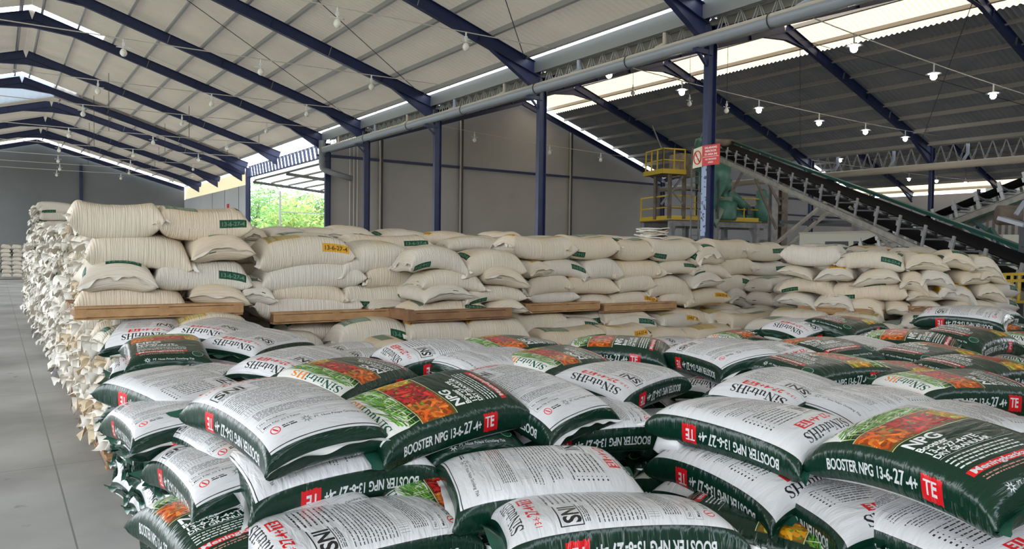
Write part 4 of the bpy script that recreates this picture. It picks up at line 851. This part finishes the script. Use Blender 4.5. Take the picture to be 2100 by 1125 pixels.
pal(1862, 2030, 630, 645, (9.8, 4.95), (.75, -.66), 'dark pallet under the far right block', WOOD2)

# aisle side of the pale piles: sack mouths poking out
for j in range(9):
    y = 7.75 + .52 * j
    for k in range(10):
        z = .26 + .215 * k + (.1 if k > 4 else 0)
        if j < 1 and k > 5: continue
        if k > 4 and j == 0: continue
        c = Vector((1.27 + rs.uniform(-.07, .05), y + rs.uniform(-.04, .04), z)); q = math.pi + rs.uniform(-.15, .15)
        sack('yellow' if rs.random() < .15 else 'green', rs.choice((1, 3, 1, 0)), rs.random() < .5, rs.choice([(.04, .03, .015), (.05, .02, -.015), (.02, .04, .01)]), c, (math.cos(q), math.sin(q), 0), (rs.uniform(-.06, .06), rs.uniform(-.06, .06), 1), (.98, 1, 1.05), 'pale woven sack, crumpled mouth to the aisle, layer %s, %s behind the block corner' % (['one', 'two', 'three', 'four', 'five', 'six', 'seven', 'eight', 'nine', 'ten'][k], 'first' if j == 0 else ORD[j]), 'woven sacks along the aisle')
for i in range(4): pallet((1.45, 8.0 + 1.25 * i, 0), 0, 'floor pallet of the pale piles, %s along the aisle' % ('nearest' if i == 0 else ORD[i]))

# the deeper, far and covered layers, too many to single out
class Bulk:
    def __init__(s): s.V = []; s.F = []; s.U = []; s.n = 0; s.M = []
    def add(s, Pi, c, q, sc, back, mouth=0, mi=0, bend=(.03, .03, 0), up=0):
        me, fl = BM[(Pi, back, mouth)]
        for V0, F0, U0, mo in fl:
            V = V0 * np.array(sc); C, S_ = math.cos(q), math.sin(q); V = np.stack([V[:, 0] * C - V[:, 1] * S_ + c[0], V[:, 0] * S_ + V[:, 1] * C + c[1], V[:, 2] + V[:, 0] * up + c[2]], 1)
            s.V.append(V); s.F += [[x + s.n for x in f] for f in F0]; s.U.append(U0); s.M += [mi if mo == 0 else mo] * len(F0); s.n += len(V)
    def build(s, name, mats):
        me = bpy.data.meshes.new(name); me.from_pydata(np.concatenate(s.V).tolist(), [], s.F); 
        for m in mats: me.materials.append(m)
        uv = me.uv_layers.new(name='UVMap'); uv.data.foreach_set('uv', np.concatenate(s.U).ravel().astype(np.float32)); me.polygons.foreach_set('material_index', np.array(s.M, np.int32)); me.shade_smooth(); me.update()
        o = bpy.data.objects.new(name, me); COL.objects.link(o); o['kind'] = 'stuff'; return o
BM = {}
for Pi in (0, 1):
    for back in (False, True):
        for mouth in (0, 1, 2):
            me, Q = sack_mesh(LOWP[Pi], 'b', NPK, (.03, .03, .01 if Pi else -.01), back)
            def arr(me):
                V = np.array([v.co[:] for v in me.vertices]); F = [list(p.vertices) for p in me.polygons]; return V, F
            V, F = arr(me); uv = np.zeros(len(me.loops) * 2, np.float32); me.uv_layers[0].data.foreach_get('uv', uv); L_s = [(V, F, uv.reshape(-1, 2), 0)]
            if mouth:
                f = flap_mesh(Q, 1, .10 if mouth == 1 else .13, FLAPW, 50 + Pi * 3 + mouth, .055, .5 if mouth == 1 else .9); V2, F2 = arr(f); L_s.append((V2, F2, np.zeros((len(f.loops), 2), np.float32), 2)); bpy.data.meshes.remove(f)
            BM[(Pi, back, mouth)] = (None, L_s); bpy.data.meshes.remove(me)
rb = random.Random(5); B1 = Bulk()
for j in range(30):                                          # far aisle side, Y 12.5 to 30
    y = 12.45 + .55 * j; nk = 13 if 15 <= j < 19 else (9 if j > 22 else 10)
    for k in range(nk):
        z = .26 + .215 * k + (.1 if k > 4 else 0)
        B1.add(rb.randrange(2), (1.27 + rb.uniform(-.1, .05), y, z), math.pi + rb.uniform(-.15, .15), (1, 1, 1.15), rb.random() < .5, rb.choice((1, 2)), 0, up=rb.uniform(-.06, .06))
    if 15 <= j < 19: B1.add(0, (1.3, y, 2.9 + .0), math.pi, (1.1, 1, 1.3), True, 1, 0)
for bx in (-1.5, -.35, .75, 1.9, 3.05):                       # pallets near the far end wall
    for k in range(8):
        for d in (-.27, .27):
            B1.add(rb.randrange(2), (bx + d, 53, .28 + .24 * k), math.pi / 2 + rb.uniform(-.1, .1), (1, 1.0, 1.35), rb.random() < .5, 1, rb.choice((0, 1)))
for (x0, x1, y0, zt) in ((.95, 2.4, 8.55, 2.05), (2.5, 5.4, 8.5, 1.95), (5.6, 9.0, 8.7, 1.95), (9.3, 12.4, 8.4, 1.8), (10.2, 12.6, 5.2, 1.75), (10.2, 12.6, 6.6, 1.75)):   # behind the front wall, up to just under the tops
    x = x0 + .45
    while x < x1:
        for yy in (y0, y0 + .55, y0 + 1.1):
            z = .25
            while z < zt: B1.add(rb.randrange(2), (x, yy, z), rb.uniform(-.1, .1), (1.02, 1, 1.25), False, 0, 0); z += .215
        x += .95
for (xa, xb, yy) in ((2.3, 10.2, 7.45), (8.7, 11.6, 6.1), (9.7, 11.7, 5.0)):        # tier under the pallets of the front wall
    x = xa
    while x < xb:
        z = .25
        while z < 1.12: B1.add(rb.randrange(2), (x, yy + rb.uniform(0, .15), z), rb.uniform(-.1, .1), (1.02, 1, 1.2), rb.random() < .5, 0, rb.choice((0, 0, 1))); z += .205
        x += .95
B1.build('stacked_woven_sacks', [WG, WY, FLAPW])
B2 = Bulk()
y = 1.0
while y < 7.1:
    x = 1.95 if y > 2 else 1.3
    while x < 9.2:
        if not (y > 6.9 and x < 2.2) and not (x > 8.6 and y > 5.2):
            ds = sorted(((Vector((c.x - x, c.y - y, 0)).length, c.z) for c, _ in HC))[:3]; top = min(zc - (0 if dd < .9 else -.1) for dd, zc in ds if dd < 1.3) if ds[0][0] < 1.3 else 1.1
            k = 0; z = .22
            while z + .17 < top - .02: B2.add(rb.randrange(2), (x + rb.uniform(-.05, .05), y + rb.uniform(-.04, .04), z), rb.uniform(-.12, .12) + (math.pi if rb.random() < .5 else 0), (1, 1, 1.15), rb.random() < .6, 0, 0, up=rb.uniform(-.05, .05)); z += .19
        x += .92
    y += .54
B2.build('stacked_printed_sacks', [NPK, NPK, FLAPC])
print('SACKS', NS)
# ---------------------------------------------------------------- no smoking sign on the tall column
sg = empty('no_smoking_sign', (12.44, 10.72, 4.1), 'cream and red no smoking sign fixed high on the tall navy column', 'sign')
MB().box((12.44, 10.60, 4.11), (.012, .47, .43)).build('red_panel', REDS, sg)
MB().slab([(12.44, 10.84, 3.885), (12.44, 11.10, 3.86), (12.44, 11.08, 4.275), (12.44, 10.84, 4.32)], (.01, 0, 0)).build('cream_panel', CREAMS, sg)
MB().tube([(12.432, 10.965 + .1 * math.cos(q), 4.085 + .14 * math.sin(q)) for q in np.linspace(0, 6.283, 25)[:-1]], .012, 6, closed=True).tube([(12.43, 11.03, 4.19), (12.43, 10.90, 3.98)], .011, 6).build('prohibition_ring', REDS, sg)
MB().box((12.431, 10.965, 4.085), (.006, .13, .028)).box((12.431, 10.93, 4.12), (.006, .02, .05)).build('cigarette_mark', INKP, sg)
def panel_text(t, y, z, size, parent, m, X=12.432, width=None):
    v, tr = glyphs(t, True); w = v[:, 0].max() * size; sx = (width / w) if width else 1; w *= sx
    mb = MB(); mb.add([(X, y + w / 2 - p[0] * size * sx, z + p[1] * size) for p in v], tr); return mb.build('lettering', m, parent)
for t, z, wd in (('DILARANG', 4.245, .33), ('MEROKOK', 4.175, .31), ('DI AREA INI', 4.105, .33), ('NO SMOKING', 4.005, .30), ('AREA', 3.94, .14)): panel_text(t, 10.60, z, .062 if z > 4.05 else .048, sg, INKP, width=wd)
MB().box((12.431, 10.60, 4.075), (.004, .42, .008)).build('divider_line', INKP, sg)
q = MB().box((12.6, 51.2, 4.55), (.02, .5, .75)).build('small_poster', REDS); tag(q, 'small red notice on the far side wall left of the opening', 'notice')

# ---------------------------------------------------------------- belt conveyors
def conveyor(P0, P1, w, label, green_edge=True, step=1.0):
    """P0 upper end, P1 lower end (middle of the carrying belt)"""
    P0, P1 = Vector(P0), Vector(P1); o = empty('belt_conveyor', (P1.x, P1.y, 0), label, 'conveyor')
    x = (P1 - P0).normalized(); y = Vector((-x.y, x.x, 0)).normalized(); z = x.cross(y); z = z if z.z > 0 else -z; L = (P1 - P0).length
    if y.dot(P0) > 0: y = -y                       # y points to the camera side
    for s, nm in ((1, 'side_channel'), (-1, 'side_channel')):
        a = P0 + y * s * w / 2 - z * .42; b = P1 + y * s * w / 2 - z * .42; mb = MB(); mb.beam(a, b, .02, .17, z).beam(a + z * .08 - y * s * .0 + y * .03, b + z * .08 + y * .03, .06, .014, z).beam(a - z * .08 + y * .03, b - z * .08 + y * .03, .06, .014, z); mb.build(nm, CHAN, o)
    n = 7; mb = MB()                                  # troughed carrying belt
    for P in (P0, P1):
        for k in range(n): t = -1 + 2 * k / (n - 1); mb.v.append(tuple(P + y * t * w * .37 + z * (.10 * t * t - .02)))
        for k in range(n): t = 1 - 2 * k / (n - 1); mb.v.append(tuple(P + y * t * w * .37 + z * (.10 * t * t - .035)))
    m = 2 * n; mb.f = [(k, (k + 1) % m, (k + 1) % m + m, k + m) for k in range(m)]; mb.build('carrying_belt', RUBBER, o)
    MB().beam(P0 - z * .3, P1 - z * .3, w * .8, .014, z).build('return_belt', RUBBER, o)
    if green_edge: MB().beam(P0 + y * -w * .5 + z * .14, P1 + y * -w * .5 + z * .14, .02, .10, z).beam(P0 - y * w * .44 + z * .19, P1 - y * w * .44 + z * .19, .10, .02, z).build('green_cover', GREEND, o)
    N_ = int(L / step)
    for k in range(N_ + 1):
        c = P0 + x * L * k / N_; br = MB(); br.beam(c + y * w * .5 - z * .36, c + y * w * .5 + z * .16, .09, .03, y).beam(c - y * w * .5 - z * .36, c - y * w * .5 + z * .1, .07, .03, y).beam(c + y * w * .5 - z * .16, c - y * w * .5 - z * .16, .05, .03, z).beam(c + y * w * .52 - z * .1, c + y * w * .52 + z * .02, .14, .04, y)
        b_ = br.build('idler_bracket', GALV, o)
        MB().tube([c + y * w * .46 + z * .02, c + y * w * .2 - z * .06], .045, 10).tube([c + y * w * .18 - z * .065, c - y * w * .18 - z * .065], .045, 10).build('idler_roller', mat('roller_steel', (.2, .2, .2), .4, .4), b_, True)
    return o, x, y, z
P0 = atd(1480, 297, 31); P1 = atd(2230, 592, 12.8)
cv, cx, cy, cz_ = conveyor(P0, P1, .9, 'long inclined belt conveyor climbing left to the green machinery', True, 1.0)
MB().lathe(P0 - cy * .5, [(.22, 0), (.24, .02), (.24, .98), (.22, 1.0)], 18, axis=cy).build('head_drum', RUST, cv, True)
def legs(o, pts, r=.06, m=CHAN):
    mb = MB()
    for a, b in pts: mb.beam(a, b, r, r, (.3, .5, .1))
    return mb.build('support_leg', m, o)
def on(px, py, d): return atd(px, py, d)
def drop(px, py, d, px2, py2, d2): return (atd(px, py, d), atd(px2, py2, d2))
def toground(p, q): # extend the line p to q down to the floor
    v = q - p; t = p.z / (p.z - q.z); return p + v * t
def leg(o, p, q, r=.07, m=CHAN): return legs(o, [(p, toground(p, q))], r, m)
tI = lambda t: P0.lerp(P1, t)
for px, py, px2, py2 in ((1742, 424, 1832, 512), (1768, 436, 1862, 512)):
    p = atd(px, py, 20.2); q = atd(px2, py2, 20.6); leg(cv, p, q, .07)
MB().beam(atd(1770, 465, 20.4), atd(1806, 465, 20.4), .05, .05).beam(atd(1800, 490, 20.5), atd(1838, 490, 20.5), .05, .05).build('leg_rung', CHAN, cv)
for px, d in ((1851, 18.4), (1873, 18)):
    p = atd(px, 474 if px < 1860 else 484, d); MB().beam(p, (p.x, p.y, 0), .12, .12, (1, 0, 0)).build('support_post', GALV, cv)
for a, b in (((1532, 335), (1500, 396)), ((1537, 335), (1592, 470)), ((1560, 345), (1600, 420))):
    p = atd(*a, 29); q = atd(*b, 29.3); MB().beam(p, q, .09, .09, (.3, .5, .1)).build('brace', RUST, cv)
Q0 = atd(2125, 366, 18.6); Q1 = atd(1752, 512, 24)
c2, dx_, dy_, dz_ = conveyor(Q0, Q1, .8, 'second belt conveyor rising to the right behind the long one', False, .62)
MB().beam(Q0 - dz_ * .45 + dy_ * .38, Q1 - dz_ * .45 + dy_ * .38, .03, .16, dz_).build('green_side_plate', GREEND, c2)
for a, b in (((1968, 455), (2080, 535)), ((1990, 448), (2100, 522))):
    p = atd(*a, 20.3); q = atd(*b, 20); MB().beam(p, toground(p, q), .09, .09, (.3, .5, .1)).build('support_leg', GREEND, c2)
dr = empty('drive_unit', atd(2072, 440, 15), 'steel drum drive with grey chute at the right edge', 'machine')
pd = atd(2068, 441, 15); MB().lathe(pd, [(.1, -.2), (.2, -.19), (.2, .19), (.1, .2)], 20, axis=(.7, -.7, 0)).build('drum', RUST, dr, True)
MB().beam(atd(2052, 447, 14.6), atd(2105, 462, 14.2), .25, .07).build('chute', PVC, dr); MB().beam(atd(2083, 440, 14.5), atd(2102, 412, 14.5), .06, .06).build('strut', PVC, dr)
p = atd(2100, 458, 14.8); MB().beam(p, (p.x, p.y, 0), .12, .12, (1, 0, 0)).beam(pd, p, .08, .08).build('stand', STEELD, dr)

# ---------------------------------------------------------------- bagging tower with yellow railings and green mixers
A0 = atd(1377, 448, 32); A1 = atd(1562, 448, 33.5); zd = A0.z
ax = Vector((A1.x - A0.x, A1.y - A0.y, 0)); Lp = ax.length; ax.normalize(); ay = Vector((-ax.y, ax.x, 0)); ay = ay if ay.dot(A0) > 0 else -ay
tw = empty('mixing_tower', (A0.x, A0.y, 0), 'steel platform tower with yellow railings carrying the green mixers', 'platform')
def tp(u, v, z): p = A0 + ax * u + ay * v; return Vector((p.x, p.y, z))
MB().slab([tp(-.1, 0, zd), tp(Lp + 1.9, 0, zd), tp(Lp + 1.9, 2.6, zd), tp(-.1, 2.6, zd)], (0, 0, -.08)).build('deck_plate', RUST, tw)
MB().beam(tp(-.1, -.02, zd + .05), tp(Lp, -.02, zd + .05), .04, .18).beam(tp(-.1, -.02, zd + .05), tp(-.1, 2.6, zd + .05), .04, .18).build('toe_board', YELL, tw)
def railing(o, pts, h=1.0, m=YELL, gap=.95, r=.028, mid=True):
    mb = MB(); L2 = 0
    for a, b in zip(pts[:-1], pts[1:]):
        n = max(1, int((b - a).length / gap))
        for k in range(n + 1): p = a.lerp(b, k / n); mb.tube([p, p + Vector((0, 0, h))], r, 6)
        mb.tube([a + Vector((0, 0, h)), b + Vector((0, 0, h))], r, 6)
        if mid: mb.tube([a + Vector((0, 0, h * .5)), b + Vector((0, 0, h * .5))], r * .8, 6)
    return mb.build('railing', m, o)
railing(tw, [tp(-.1, 2.5, zd), tp(-.1, 0, zd), tp(1.15, 0, zd)], r=.04); railing(tw, [tp(1.7, 0, zd), tp(Lp + .05, 0, zd)], r=.03); railing(tw, [tp(Lp + 1.1, 2.4, zd), tp(Lp + 1.8, 2.4, zd)], r=.02)
con_m = mat('grey_channel', (.25, .25, .25), .6, noise=((.16, .16, .16), 4, .4, .7))
for u in (0, 2.2, 4.35):
    for v in (0, 2.4): MB().beam(tp(u, v, 0), tp(u, v, zd - .1), .22, .22, (1, 0, 0)).build('tower_leg', con_m, tw)
    for s in (-1, 1):
        if (u == 0 and s < 0) or (u > 4 and s > 0): continue
        MB().slab([tp(u, 0, zd - .1), tp(u + s * .55, 0, zd - .1), tp(u + s * .3, 0, zd - .28), tp(u + s * .14, 0, zd - .6), tp(u, 0, zd - .9)], ay * .15).build('corner_gusset', con_m, tw)
MB().beam(tp(-.1, 0, zd - .2), tp(Lp + 1.9, 0, zd - .2), .15, .22).beam(tp(-.1, 2.4, zd - .2), tp(Lp + 1.9, 2.4, zd - .2), .15, .22).build('deck_beam', con_m, tw)
MB().beam(tp(Lp - .3, .2, 2.1), tp(Lp + 3.0, .2, 2.1), .1, .1).beam(tp(.3, .3, 2.6), tp(4.2, .3, 2.6), .08, .08).beam(tp(Lp, .5, zd - .02), tp(Lp + 5.5, .5, zd - .02), .12, .16).build('cross_beam', STEELD, tw)
# posts to the right and the ladder between them
for px, d, m_ in ((1587, 31, con_m), (1607, 31.5, RUST)):
    p = atd(px, 362 if px < 1600 else 372, d); MB().ibeam((p.x, p.y, 0), (p.x, p.y, p.z), .3, .26, tuple(ay), .03).build('tall_post', m_, tw)
for y in (380, 407, 436, 462): MB().beam(atd(1587, y, 31.2), atd(1607, y, 31.4), .06, .1).build('post_rung', STEELD, tw)
# upper landing
B0 = atd(1358, 350, 31.5); zu = B0.z
def up_(u, v, z): p = B0 + ax * u + ay * v; return Vector((p.x, p.y, z))
MB().slab([up_(0, 0, zu), up_(1.1, 0, zu), up_(1.1, 1.6, zu), up_(0, 1.6, zu)], (0, 0, -.1)).build('upper_landing', RUST, tw)
MB().beam(up_(0, -.02, zu), up_(1.15, -.02, zu), .04, .2).beam(up_(0, 0, zu), up_(0, 1.6, zu), .04, .2).build('toe_board', YELL, tw)
railing(tw, [up_(.05, 1.5, zu), up_(.05, 0, zu), up_(1.1, 0, zu)], .95, gap=.5, r=.035)
MB().box(tuple(up_(1.45, .8, zu + .35)), (.75, .9, 1.0), rz=math.atan2(ax.y, ax.x)).build('rusty_hood', mat('rusty_plate', (.30, .22, .16), .8, noise=((.42, .36, .28), 5, .4, .7)), tw)
for u, v in ((.5, .2), (1.2, .2), (.5, 1.4)): MB().beam(up_(u, v, zd), up_(u, v, zu), .13, .13, (1, 0, 0)).build('landing_post', RUST, tw)
mb = MB()
for s in (0, .38): mb.beam(up_(1.35 + s, -.15, 0), up_(1.35 + s, -.15, zu + 1.0), .05, .05, (1, 0, 0))
for k in range(26): z = .3 + .28 * k; mb.tube([up_(1.35, -.15, z), up_(1.73, -.15, z)], .015, 5) if z < zu + .9 else None
mb.build('ladder', con_m, tw)
MB().beam(up_(.1, .2, zu - 1.4), up_(1.2, .2, zu - .1), .08, .08).beam(up_(1.2, .2, zu - 1.4), up_(.1, .2, zu - .3), .05, .05).build('brace', con_m, tw)
MB().beam(up_(-.4, .2, zu + 1.9), up_(.1, .2, zu + .9), .04, .04).build('cable_bracket', con_m, tw)
# green machines standing on the deck
def machine(name, label, cat, px, py, d): p = atd(px, py, d); return empty(name, (p.x, p.y, zd), label, cat), p
hp, p = machine('green_hopper', 'dark green cone hopper behind the tall column, below the belt head', 'hopper', 1463, 350, 32.5)
c = atd(1462, 350, 32.5); zt = c.z + .3
MB().lathe((c.x, c.y, 0), [(.18, zt - 2.1), (.22, zt - 1.7), (.75, zt - .7), (.78, zt)], 20).build('cone_body', GREENM, hp, True)
MB().box((c.x, c.y, zt + .5), (.9, .9, 1.0), rz=.4).build('inlet_box', GREEND, hp)
MB().tube([(c.x, c.y, zt - 2.0), (c.x + .1, c.y - .1, zt - 2.6), (c.x + .3, c.y - .2, zd + .5)], .2, 12).build('down_spout', mat('pale_machine_green', (.22, .28, .22), .5), hp, True)
for k in range(3): q = k * 2.1; MB().beam((c.x + .7 * math.cos(q), c.y + .7 * math.sin(q), zd), (c.x + .7 * math.cos(q), c.y + .7 * math.sin(q), zt - .6), .07, .07, (1, 0, 0)).build('hopper_leg', STEELD, hp)
gm, p = machine('gear_motor', 'small green motor on top of the tower beside the sign', 'motor', 1434, 300, 31.8)
q_ = atd(1434, 297, 31.8); MB().lathe(tuple(q_), [(.1, -.42), (.17, -.4), (.2, .05), (.16, .25), (.06, .28)], 14).build('motor_body', GREENM, gm, True); MB().tube([q_ + Vector((0, 0, .2)), q_ + Vector((.15, -.1, .6))], .03, 6).tube([q_ + Vector((0, 0, -.4)), (q_.x, q_.y, zu)], .06, 6).build('motor_mount', GREENM, gm)
mx_, p = machine('mixer_drum', 'round green mixer on the deck right of the tall column', 'mixer', 1485, 440, 33)
MB().lathe((p.x, p.y, 0), [(.5, zd), (.55, zd + .1), (.55, zd + .75), (.4, zd + .85), (.2, zd + .9), (.16, zd + 1.3), (.3, zd + 1.35), (.3, zd + 1.8), (.14, zd + 1.85)], 20).build('drum_body', GREENM, mx_, True)
MB().box((p.x, p.y, zd + .9), (.5, .7, .25), rz=.5).build('gearbox', mat('pale_machine_green', (0, 0, 0)), mx_)
sc_, p = machine('screw_feeder', 'slanted green screw tube running down to the long trough', 'feeder', 1510, 410, 33.2)
a_, b_ = atd(1492, 394, 33), atd(1532, 428, 33.4); MB().tube([a_, b_], [.26, .2], 14).build('screw_tube', GREENM, sc_, True); MB().box(tuple(b_ + Vector((0, 0, -.1))), (.35, .35, .3)).build('outlet', STEELD, sc_)
MB().beam((b_.x, b_.y, zd), b_, .08, .08, (1, 0, 0)).beam((a_.x, a_.y, zd), a_, .08, .08, (1, 0, 0)).build('feeder_stand', GREENM, sc_)
tr_, p = machine('mixing_trough', 'long low green trough on the deck behind the yellow railing', 'trough', 1540, 440, 33.6)
MB().beam(atd(1500, 441, 33.6), atd(1582, 441, 34.6), .8, .55).build('trough_body', GREENM, tr_); MB().beam(atd(1545, 431, 33.8), atd(1556, 431, 33.9), .5, .35).build('inspection_lid', GREEND, tr_)
gm2, p = machine('gear_motor', 'upright green motor on the right end of the trough', 'motor', 1562, 420, 33.6)
MB().lathe((p.x, p.y, 0), [(.3, zd), (.3, zd + .7), (.22, zd + .8), (.26, zd + .95), (.26, zd + 1.35), (.1, zd + 1.45)], 16).build('motor_body', GREENM, gm2, True); MB().box((p.x + .1, p.y, zd + .4), (.5, .4, .5)).build('gearbox', GREEND, gm2)
# machinery and sacks under the deck
for i, (px, dd, w) in enumerate(((1400, 31.9, 'left'), (1495, 33.2, 'middle'), (1565, 34.2, 'right'))):
    q = atd(px, 478, dd); o = empty('bagging_machine', (q.x, q.y, 0), 'dark bagging machine under the platform deck, %s one' % w, 'machine', 'machines under the deck')
    MB().box((q.x, q.y, .9), (.9, .8, 1.8), rz=-.4).build('machine_frame', GREEND if i else STEELD, o); MB().lathe((q.x, q.y, 0), [(.15, 1.8), (.4, 2.3), (.42, 2.7)], 12).build('feed_funnel', con_m, o, True)
    MB().box((q.x - .1, q.y - .5, 2.1), (.3, .1, .6), rz=-.4).build('control_box', mat('tan_box', (.35, .27, .2), .6), o)
# sloping stair beams to the right of the tower
st = empty('stair_stringers', atd(1640, 460, 30), 'two pale parallel stair beams slanting up to the conveyor', 'stair')
for a, b in (((1705, 405), (1590, 500)), ((1725, 412), (1612, 508))):
    p = atd(*a, 28); q = atd(*b, 29.5); MB().beam(p, toground(p, q), .09, .16, (.3, .5, .1)).build('stringer', CHAN, st)
for t in (.12, .4): MB().beam(atd(1705, 405, 28).lerp(atd(1590, 500, 29.5), t), atd(1725, 412, 28).lerp(atd(1612, 508, 29.5), t), .06, .06).build('stair_tread', STEELD, st)
p = atd(1660, 540, 27.5); MB().beam(atd(1600, 455, 30), atd(1845, 455, 27), .1, .12).beam(atd(1845, 455, 27), Vector((atd(1845, 455, 27).x, atd(1845, 455, 27).y, 0)), .1, .1, (1, 0, 0)).build('pipe_rack', STEELD, st)
# cream cabin wall
a, b = atd(1640, 474, 27), atd(1846, 474, 23.5); zc = (a.z + b.z) / 2; ca = empty('cream_cabin', ((a.x + b.x) / 2, (a.y + b.y) / 2, 0), 'low cream walled cabin behind the pale sacks, below the conveyor', 'cabin')
d_ = Vector((b.x - a.x, b.y - a.y, 0)); nn = Vector((-d_.y, d_.x, 0)).normalized(); nn = nn if nn.dot(a) > 0 else -nn
MB().slab([Vector((a.x, a.y, 0)), Vector((b.x, b.y, 0)), Vector((b.x, b.y, 0)) + nn * 2, Vector((a.x, a.y, 0)) + nn * 2], (0, 0, zc)).build('cabin_body', CREAMP, ca)
for x0, x1 in ((1704, 1753), (1768, 1800)):
    p = a.lerp(b, (x0 - 1640) / 206 * .93); q = a.lerp(b, (x1 - 1640) / 206 * .95); p = p - nn * .01; q = q - nn * .01
    MB().slab([Vector((p.x, p.y, zc - .34)), Vector((q.x, q.y, zc - .34)), Vector((q.x, q.y, zc - .7)), Vector((p.x, p.y, zc - .7))], -nn * .02).build('dark_slot', STEELD, ca)
MB().beam(a - nn * .02 + Vector((0, 0, zc - a.z - .03)), b - nn * .02 + Vector((0, 0, zc - b.z - .03)), .04, .06).build('top_trim', PVCD, ca)
# right end wall panels, fence, cream block, farther sacks
mb = MB(); ys = np.arange(6, 23.9, .05)
for i, y in enumerate(ys): xx = 56.5 + (.04 if (i // 4) % 2 else 0); mb.v += [(xx, y, 0), (xx, y, 5.3)]
mb.f = [(2 * i, 2 * i + 1, 2 * i + 3, 2 * i + 2) for i in range(len(ys) - 1)]; struct('wall_right.001', mb, mat('brown_sheet', (.22, .17, .13), .7, noise=((.3, .25, .2), 2, .4, .7)))
mb = MB()
for i, y in enumerate(ys): xx = 56.5 + .03 * math.sin(i * .8); mb.v += [(xx, y, 5.95), (xx, y, 6.95)]
mb.f = [(2 * i, 2 * i + 1, 2 * i + 3, 2 * i + 2) for i in range(len(ys) - 1)]; struct('window_2', mb, TRANSW, True)
struct('trim_4', MB().box((56.4, 15, 5.75), (.1, 18, .3)), STEELD)
fr = empty('yellow_fence', atd(2060, 600, 14), 'yellow pipe barrier at the right edge beyond the pale sacks', 'fence')
a, b = atd(2032, 563, 14), atd(2140, 560, 12.8); mb = MB(); mb.beam(a, b, .05, .05).beam(a - Vector((0, 0, .12)), b - Vector((0, 0, .12)), .05, .05).beam(Vector((a.x, a.y, a.z - .5)), Vector((b.x, b.y, b.z - .5)), .05, .05); mb.build('rail', YELL, fr)
for k in range(8): p = a.lerp(b, k / 7); MB().beam((p.x, p.y, 0 if k % 3 == 0 else p.z - .5), p, .04, .04, (1, 0, 0)).build('fence_bar', YELL, fr)
p = atd(2070, 492, 22); MB().box((p.x, p.y, p.z / 2), (1.0, .7, p.z + .3), rz=-.5).build('cream_crate', CREAMP); tag(bpy.data.objects['cream_crate'], 'plain cream crate standing at the far right', 'crate')
gt = empty('green_floor_frame', atd(2040, 500, 19), 'dark green triangular frame at the far right', 'frame'); 
for a_, b_ in (((1990, 478), (2100, 548)), ((2030, 470), (2060, 520)), ((2060, 520), (2110, 518))): MB().beam(atd(*a_, 18.5), atd(*b_, 18), .1, .16).build('frame_bar', GREEND, gt)
p = atd(2060, 520, 18.2); MB().beam((p.x, p.y, 0), p, .1, .1, (1, 0, 0)).build('frame_post', GREEND, gt)
# flattened empty sacks heaped on the pale wall
c = atd(1336, 489, 12.3); rf = random.Random(9)
for k in range(15):
    w, d2 = .22 + .1 * rf.random() - .005 * k, .15 + .08 * rf.random(); mb = MB(); n = 14; q0 = rf.uniform(0, 6); ox, oy = rf.uniform(-.03, .03), rf.uniform(-.03, .03); z = c.z - .06 + k * .016
    top = [(c.x + ox + w * math.cos(t) * (1 + .15 * math.sin(5 * t + q0)), c.y + oy + w * math.sin(t) * (1 + .12 * math.cos(4 * t + q0)), z + .012 * math.sin(3 * t + q0) - (.02 if k % 3 else .04) * (.5 + .5 * math.sin(2 * t + k))) for t in [6.283 * i / n for i in range(n)]]
    mb.slab(top, (0, 0, .016)); q = mb.build('empty_sack', FLAPW if k % 3 else FLAPT); tag(q, 'flattened empty sack in the small heap near the yellow tower, atop the pale wall', 'sack', 'heap of folded empty sacks')
# loose sheet of paper at the bottom
P4 = [atz(928, 1062, .80), atz(990, 1104, .80), atz(952, 1140, .74), atz(888, 1118, .74)]; mb = MB()
for i in range(7):
    for j in range(7):
        u, v = i / 6, j / 6; p = P4[0].lerp(P4[1], u).lerp(P4[3].lerp(P4[2], u), v); p.z += .012 * math.sin(u * 3.1) + .006 * math.sin(5 * v); mb.v.append(tuple(p))
mb.f = [(i * 7 + j, i * 7 + j + 1, i * 7 + j + 8, i * 7 + j + 7) for i in range(6) for j in range(6)]
q = mb.build('paper_sheet', mat('lilac_paper', (.62, .63, .82), .6), smooth=True); sm = q.modifiers.new('thick', 'SOLIDIFY'); sm.thickness = .0006; tag(q, 'loose lilac sheet of paper lying on a green sack, bottom centre', 'paper')
